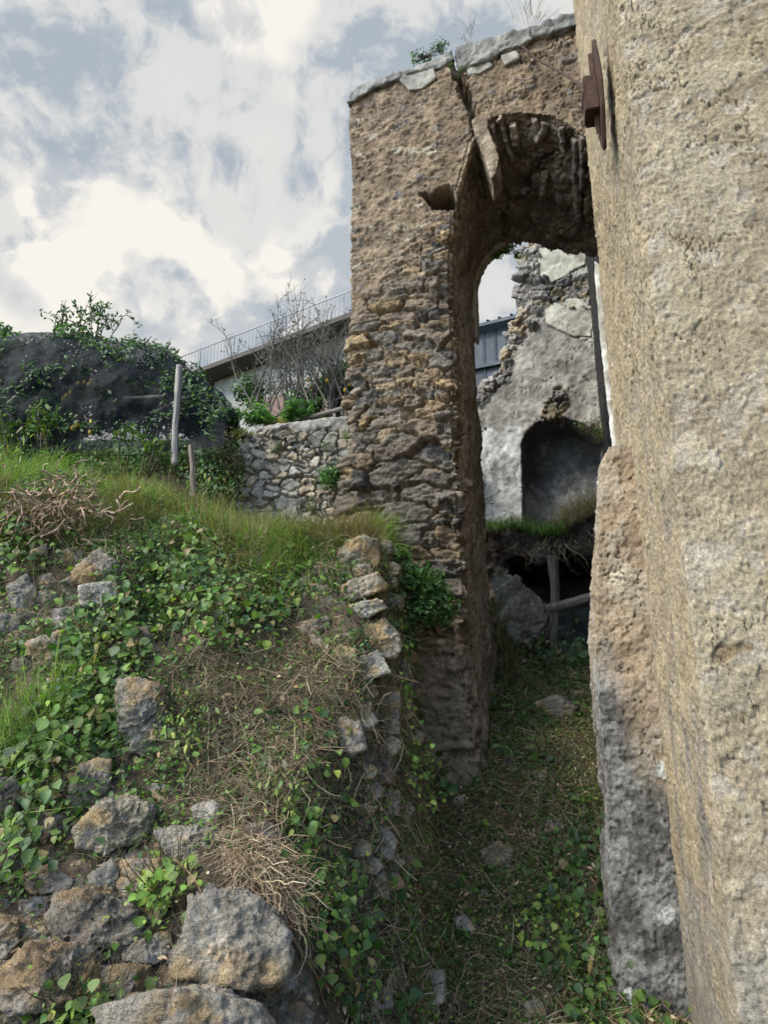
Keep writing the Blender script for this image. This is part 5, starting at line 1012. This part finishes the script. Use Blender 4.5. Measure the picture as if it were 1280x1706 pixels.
# tangle of dead roots on the crest at the left
r = np.random.default_rng(61); c0 = hit(110, 880)[0][0] + [0, -.10, .03]; n = 230
st = c0 + [0, -.04, .05] + r.normal(0, 1, (n, 3)) * [.17, .07, .085]; P = walk(st, r.normal(0, 1, (n, 3)) * [1, .6, .8] - [.1, .1, .25], r.uniform(.08, .26, n), 11, .33, .02, r)
v, q = tubes(P, r.uniform(.0015, .0075, n)[:, None] * np.linspace(1.1, .45, 11), 6); v = v + .003 * r.normal(0, 1, v.shape) * .5
root = empty('dead_root_tangle', c0 - [0, 0, .1], 'gnarled tangle of pale brown dead roots at the left end of the crest', 'roots')
mesh('roots', v, q, M_BARK, root, np.repeat(pick(np.array([(.34, .235, .155), (.44, .32, .22), (.24, .165, .11)]), n, r), 66, 0))
for pts in [[(105, 905), (60, 900), (20, 915), (-20, 930)], [(150, 900), (195, 905), (205, 925), (175, 940), (165, 955)], [(120, 920), (115, 950), (125, 965)], [(95, 960), (130, 1000), (160, 1020)], [(60, 880), (20, 890), (-10, 885)]]:
    q_ = np.array([atY(a[0], a[1], c0[1] - .03) for a in pts]); v, q = tubes(curve(q_, 26)[None], np.linspace(.011, .005, 26)[None], 8); mesh('long_root', v + .002 * fbm(v, 60, 2, s=1)[:, None], q, M_BARK, root, np.array([.34, .26, .17]) * np.ones_like(v))
# red-brown dead stalks standing from the bank
r = np.random.default_rng(62)
for k, (x0, y0, x1, y1, lb) in enumerate([(330, 1040, 350, 1095, 'short snapped brown stalk below the bindweed'), (385, 870, 365, 925, 'peeling brown root hanging from the crest in the middle'), (35, 1340, 22, 1400, 'red-brown stem behind the bindweed at the left edge'), (955, 1700, 925, 1660, 'bent brown stick at the bottom of the path'), (690, 1350, 560, 1352, 'thin bare twig lying level at the pier foot'), (740, 1706, 765, 1640, 'pale broken stick at the bottom of the path, left of centre'), (580, 1145, 570, 1240, 'thin reddish stem standing in front of the slanting grey stone')]):
    qa = hit([x0, x1], [y0, y1])[0]; qa = qa + [0, -.06, .02]; qa[1] = atY(float(x1), float(y1), qa[0, 1] + .02); P = curve([qa[0], (qa[0] + qa[1]) / 2 + r.normal(0, .008, 3), qa[1]], 16)
    v, q = tubes(P[None], np.linspace(.007, .004, 16)[None], 8); tag(mesh('dead_stalk', v, q, M_BARK, None, np.array([.20, .12, .075]) * (1 + .3 * fbm(v, 40, 2, s=k))[:, None] * np.ones_like(v)), lb, 'stalk')

# ------------------------------------------------------------------ plants rooted in masonry
volume_plant('wall_weed', 'small leafy weed growing on the coping over the pier', 'weed', [(atA(705., 92., 5.9), (.13, .1, .05)), (atA(735., 78., 5.9), (.12, .1, .04)), (atA(690., 97., 5.9), (.05, .1, .03))], 620, .028, DGREEN * 1.5, 'oval', 71, stems=22)
volume_plant('wall_weed', 'leafy weed sprouting from the crack below the coping', 'weed', [(atA(764., 118., 5.48), (.03, .05, .07)), (atA(752., 110., 5.48), (.03, .04, .03))], 260, .026, DGREEN * 1.5, 'oval', 72, stems=8)
volume_plant('wall_weed', 'leafy weed hanging into the top of the arched opening', 'weed', [(atA(845., 412., 7.15), (.12, .06, .08)), (atA(828., 424., 7.15), (.07, .06, .05)), (atA(862., 424., 7.2), (.06, .05, .05))], 520, .036, GREENS * .9, 'oval', 73, stems=12)
volume_plant('wall_weed', 'green and rusty weed at the right of the dark niche', 'weed', [(atY(985, 708, 9.4), (.25, .15, .14)), (atY(1005, 725, 9.2), (.2, .12, .16))], 800, .05, np.array([(.05, .11, .03), (.16, .07, .03), (.07, .10, .03)]), 'lance', 74, stems=16)
volume_plant('wall_weed', 'tiny green weed at the left jamb beside the white plaster', 'weed', [(atA(808., 708., 7.12), (.05, .05, .06))], 120, .03, GREENS, 'oval', 75, stems=5)
volume_plant('wall_shrub', 'round dark green shrub growing out of the retaining wall', 'shrub', [(atY(552, 795, 8.85), (.21, .14, .16)), (atY(570, 785, 8.85), (.14, .12, .12))], 1500, .045, DGREEN * 1.6, 'oval', 76)
for k, (x, y, lb) in enumerate([(460, 745, 'thin weed in the upper joints of the retaining wall, left'), (545, 742, 'thin weed in the upper joints of the retaining wall, right'), (520, 840, 'weed sprig low in the retaining wall under the round shrub'), (580, 720, 'weed sprig in the retaining wall next to the pier')]):
    volume_plant('wall_weed', lb, 'weed', [(atY(x, y, 8.93), (.10, .05, .10))], 200, .035, GREENS, 'lance', 80 + k, stems=6)
tuft('thin dry grass stalks standing on the coping, middle', 777, 62, 26, .26, STRAW * .7, .06, .9, Y=5.9, wd=.003, seed=11)
tuft('thin dry grass stalks standing on the coping, beside the tall building', 882, 34, 40, .34, STRAW * .7, .09, .7, Y=5.9, wd=.003, seed=12)
# feathery fern-like plant on the wall end
r = np.random.default_rng(91); c0 = atY(455, 708, 9.5); n = 46
az = r.uniform(0, 2 * pi, n); dr = np.stack([np.cos(az) * .8, np.sin(az) * .6, r.uniform(.5, 1.1, n)], 1); P = walk(c0 + r.normal(0, 1, (n, 3)) * [.28, .12, .02], dr, r.uniform(.3, .62, n), 12, .10, .10, r)
root = empty('feathery_plant', c0, 'feathery bright green plant with drooping fronds at the end of the retaining wall', 'plant')
v, q = tubes(P, np.full((1, 12), .004), 4); mesh('stems', v, q, M_LEAF, root, np.array([.10, .16, .05]) * np.ones_like(v))
tg_ = nz(np.gradient(P, axis=1)); sd_ = nz(np.cross(tg_, UPV)); L_ = []
for i in range(1, 12):
    for s_ in (-1, 1):
        for _ in range(2): L_.append((P[:, i] + r.normal(0, .008, (n, 3)), nz(sd_[:, i] * s_ + tg_[:, i] * .7), np.full(n, (.15 if i < 8 else .09))))
pp = np.concatenate([x[0] for x in L_]); dd = np.concatenate([x[1] for x in L_]); ss = np.concatenate([x[2] for x in L_])
a = scat('lance', pp, UPV + r.normal(0, .3, pp.shape), ss * r.uniform(.6, 1.1, len(pp)), pick(np.array([(.09, .20, .06), (.12, .25, .07), (.07, .15, .05)]), len(pp), r), r, ydir=dd * 2.5); mesh('fronds', a[0], a[1], M_LEAF, root, a[2])
volume_plant('yellow_plant', 'small clump of yellowed leaves at the end of the retaining wall', 'plant', [(atY(405, 722, 9.0), (.2, .1, .05)), (atY(470, 702, 9.3), (.1, .1, .04))], 260, .07, np.array([(.40, .32, .05), (.30, .28, .06), (.15, .2, .05)]), 'lance', 92)

# ------------------------------------------------------------------ lemon trees under black netting
LC = np.array([(.04, .085, .02), (.06, .12, .03), (.08, .15, .035), (.03, .06, .02)])
M_LEM = mat_flat('lemon_peel', (.42, .27, .03), .5)
def lemon_tree(label, cs, n, seed, lemons, size=.085, group='lemon trees on the upper terrace', cols=LC):
    root = volume_plant('lemon_tree', label, 'lemon tree', cs, n, size, cols, 'oval', seed, group, root_at=np.array([cs[0][0][0], cs[0][0][1], terr(cs[0][0][0:1], cs[0][0][1:2])[0]]), cn='crown', stems=26)
    b = np.array(root.matrix_world.translation); top = cs[0][0]
    v, q = tubes(curve([b, (b + top) / 2 + [.05, 0, 0], top], 14)[None], np.linspace(.08, .03, 14)[None], 10); mesh('trunk', v, q, M_BARK, root, np.array([.12, .10, .08]) * np.ones_like(v))
    for x, y, Y in lemons:
        d, f = ICO[4] if False else ico(3); p = atY(x, y, Y); d = d * [.028, .028, .037] * (1 + .15 * (np.abs(d[:, 2:3]) > .92)); mesh('lemon', d + p, None, M_LEM, root, tris=f)
    return root
LG = None
lemon_tree('lemon tree at the left edge, mostly under the black netting', [(atY(30, 632, 9.3), (.85, .6, .66)), (atY(60, 700, 9.0), (.6, .5, .45)), (atY(0, 600, 9.4), (.4, .4, .35))], 11000, 101, [(105, 665, 8.5), (130, 640, 8.5), (110, 660, 8.45), (150, 720, 8.4), (70, 724, 8.3)], group=LG)
lemon_tree('lemon tree bulging the highest part of the netting, with fruit', [(atY(130, 622, 9.35), (.9, .6, .62)), (atY(200, 640, 9.4), (.6, .5, .45)), (atY(190, 680, 9.2), (.8, .5, .4)), (atY(100, 700, 9.0), (.5, .4, .4))], 12000, 102, [(140, 638, 8.55), (152, 634, 8.55), (148, 641, 8.5), (117, 655, 8.5), (120, 713, 8.4), (128, 708, 8.4), (152, 703, 8.4)], group=LG)
lemon_tree('lemon tree behind the tall post under the right of the netting', [(atY(260, 645, 9.4), (.7, .5, .5)), (atY(310, 690, 9.4), (.6, .4, .35)), (atY(350, 710, 9.4), (.45, .35, .25))], 9000, 103, [(236, 655, 9.0)], group=LG)
lemon_tree('lemon bush with yellow fruit in front of the pale house', [(atY(560, 650, 10.4), (.4, .4, .42)), (atY(590, 630, 10.6), (.4, .4, .4)), (atY(520, 670, 10.3), (.35, .3, .25)), (atY(420, 650, 10.8), (.35, .3, .3))], 4200, 104, [(514, 633, 9.9), (578, 622, 9.9), (583, 640, 9.9), (519, 645, 9.9), (545, 634, 9.9), (505, 641, 9.9), (575, 650, 9.8)], group=LG, cols=LC)
# leafy shoots standing up out of the net
def shoots(name, label, cat, px0, px1, py0, hgt, n, seed, Y=9.2, leaf=.07, nl=10, lean=.15, bare=False, cols=None):
    r = np.random.default_rng(seed); x = r.uniform(px0, px1, n); b = np.array([atY(a, py0 + r.uniform(-4, 10), Y + r.uniform(-.2, .2)) for a in x]); root = empty(name, b[0], label, cat)
    L = hgt * r.uniform(.45, 1.1, n); P = walk(b, UPV + r.normal(0, lean, (n, 3)) * [1, 1, 0], L, 12, .08, -.01, r); v, q = tubes(P, np.linspace(.012, .004, 12)[None], 5); S = [(v, q, np.array([.09, .08, .055]))]
    m = 3; i = r.integers(3, 10, (n, m)); b2 = P[np.arange(n)[:, None], i].reshape(-1, 3); P2 = walk(b2, UPV * .6 + r.normal(0, .6, (n * m, 3)), np.repeat(L, m) * .35, 12, .12, 0, r); v, q = tubes(P2, np.linspace(.006, .0025, 12)[None], 4); S.append((v, q, np.array([.09, .08, .055])))
    v, q, c = joinm(S); mesh('branches', v, q, M_BARK, root, c)
    if not bare:
        al = np.concatenate([P, P2]); k = r.integers(0, len(al), n * nl * 4); j = r.integers(3, 12, len(k)); pos = al[k, j] + r.normal(0, .012, (len(k), 3))
        a = scat('oval', pos, r.normal(0, 1, (len(k), 3)) + UPV * .4, leaf * r.uniform(.6, 1.2, len(k)), pick(LC if cols is None else cols, len(k), r), r, ydir=UPV * .6 + r.normal(0, .6, (len(k), 3))); mesh('foliage', a[0], a[1], M_LEAF, root, a[2])
    return root
shoots('lemon_shoots', 'leafy upright shoots rising above the highest part of the netting', 'shoots', 80, 185, 575, 1.0, 14, 111)
shoots('lemon_shoots', 'leafy shoots above the netting at the left edge', 'shoots', -30, 12, 578, .5, 6, 112)
shoots('lemon_shoots', 'thin sparse shoots above the middle of the netting', 'shoots', 215, 275, 592, .45, 7, 113, nl=3)
def bare_shrub(label, px, py, Y, H, W_, n, seed, leafn=0):
    r = np.random.default_rng(seed); b = atY(px, py, Y); root = empty('bare_shrub', b, label, 'bare shrub'); st = b + r.normal(0, 1, (n, 3)) * [W_ * .35, .15, .02]
    dr = UPV + r.normal(0, .28, (n, 3)) * [1, .6, 0]; L = H * r.uniform(.5, 1.1, n); P = walk(st, dr, L, 14, .07, -.005, r); S = [(*tubes(P, np.linspace(.017, .005, 14)[None], 6), np.array([.13, .115, .10]))]
    lv = P
    for g_ in range(2):
        m = 5; N2 = len(lv); i = r.integers(3, lv.shape[1] - 1, (N2, m)); b2 = lv[np.arange(N2)[:, None], i].reshape(-1, 3); Lb = np.repeat(np.linalg.norm(lv[:, -1] - lv[:, 0], axis=1), m) * .42
        P2 = walk(b2, UPV * .7 + r.normal(0, .55, (N2 * m, 3)), Lb * r.uniform(.5, 1.1, N2 * m), 9, .13, 0, r); S.append((*tubes(P2, np.linspace(.006, .0022, 9)[None] / (1 + .6 * g_), 4), np.array([.14, .12, .105]))); lv = P2
    v, q, c = joinm(S); mesh('branches', v, q, M_BARK, root, c)
    if leafn:
        k = r.integers(0, len(lv), leafn); pos = lv[k, 8]; a = scat('small', pos, r.normal(0, 1, (leafn, 3)), .045, pick(np.array([(.10, .09, .06), (.08, .10, .05)]), leafn, r), r); mesh('foliage', a[0], a[1], M_LEAF, root, a[2])
bare_shrub('leafless shrub with long thin upright twigs in front of the railing', 500, 690, 9.9, 1.75, 1.4, 34, 121, 700)
bare_shrub('finer leafless shrub with seed heads close to the pier', 565, 680, 10.1, 1.75, .9, 22, 122, 500)
# the netting itself: a draped sheet of fine black mesh
M_NET = bpy.data.materials.new('black_netting'); M_NET.use_nodes = True; g = G(M_NET.node_tree); b = M_NET.node_tree.nodes['Principled BSDF']; b.inputs['Base Color'].default_value = (.006, .007, .012, 1); b.inputs['Roughness'].default_value = .7; b.inputs['Specular IOR Level'].default_value = .15
tr = g.n('ShaderNodeBsdfTransparent'); msn = g.n('ShaderNodeMixShader'); oc = g.n('ShaderNodeTexCoord').outputs['Object']
fo = g.noise(g.vm('MULTIPLY', oc, (2.2, 2.2, 4.5)), 1.3, 6, .6, .8); hl = g.ramp(g.noise(oc, 5, 4, .6), .62, .68)
al = g.m('SUBTRACT', g.ramp(fo, .3, .65, .34, .78), g.m('MULTIPLY', hl, .25), clamp=True); g.put(msn.inputs[0], al); g.put(msn.inputs[1], tr.outputs[0]); g.put(msn.inputs[2], b.outputs[0]); g.put(M_NET.node_tree.nodes['Material Output'].inputs[0], msn.outputs[0])
topl = np.array([(-160, 600), (-60, 590), (0, 578), (40, 566), (100, 563), (150, 568), (195, 582), (240, 588), (280, 592), (305, 608), (325, 632), (350, 650), (378, 668), (394, 690), (402, 712)]); nx_ = 300; ny_ = 110
tx = np.linspace(-160, 402, nx_); ty = np.interp(tx, topl[:, 0], topl[:, 1]); ts = np.linspace(0, 1, ny_)
TX = np.tile(tx, ny_); S_ = np.repeat(ts, nx_); TYt = np.tile(ty, ny_)
Yt = 9.3; topP = atY(TX, TYt, np.full(len(TX), Yt) if False else Yt)
botZ = np.minimum(atY(TX, np.full(len(TX), 752.), 8.35)[:, 2] - .12 * fbm(np.stack([TX / 60, 0 * TX, 0 * TX], 1), 1, 2, s=5), topP[:, 2] - .05)
arc = np.sin(np.clip(S_ * pi * .62, 0, pi / 2)); Yn = 9.75 - 1.35 * np.clip(arc, 0, 1); rise = np.sin(np.clip(S_ * 4, 0, 1) * pi / 2)
Z_ = np.where(S_ < .25, topP[:, 2] - .25 * (1 - np.sin(S_ / .25 * pi / 2)), topP[:, 2] + (botZ - topP[:, 2]) * ((S_ - .25) / .75) ** 1.25)
NP_ = np.stack([topP[:, 0], Yn, Z_], 1); f1, f2, _i = worley(NP_ * np.array([1.6, 1.2, 1.4]), 130); fold = fbm(NP_ * np.array([1.3, 1, 1.0]), 1.3, 4, s=131)
NP_ = NP_ + np.stack([0 * fold, -.10 * fold - .09 * (1 - f1), .05 * (1 - f1) * (1 - S_)], 1) * np.minimum(1, S_ * 6 + .3)[:, None]
nt_ = mesh('shade_netting', NP_, gridq(nx_, ny_), M_NET); tag(nt_, 'black fruit netting draped over the lemon trees', 'netting')
# hem cord
v, q = tubes(NP_.reshape(ny_, nx_, 3)[26][None], .012, 5); mesh('hem_cord', v, q, mat_flat('black_cord', (.015, .015, .018), .7), nt_) if False else None
r = np.random.default_rng(808); k = r.integers(0, len(NP_), 9000); k = k[(fbm(NP_[k], 2.2, 3, s=809) > .12) & (S_[k] < .93)]; pz = NP_[k] + r.normal(0, .03, (len(k), 3)) + [0, -.03, .01]
a = scat('oval', pz, np.array([0, -1, .3]) + r.normal(0, .6, pz.shape), .07 * r.uniform(.5, 1.2, len(pz)), pick(LC, len(pz), r), r); tree_ = [o for o in bpy.data.objects if o.name == 'lemon_tree.001'][0]; mesh('foliage_through_net', a[0], a[1], M_LEAF, tree_, a[2])
# sprigs poking through the net
for k, (x, y, lb) in enumerate([(60, 690, 'green lemon sprig pushing out through the lower left of the netting'), (5, 700, 'green sprig at the left edge in front of the netting'), (225, 735, 'low leafy sprig in front of the foot of the netting')]):
    shoots('lemon_sprig', lb, 'sprig', x - 30, x + 30, y + 45, .55, 7, 140 + k, Y=8.1, leaf=.075, nl=10, cols=GREENS * .8)
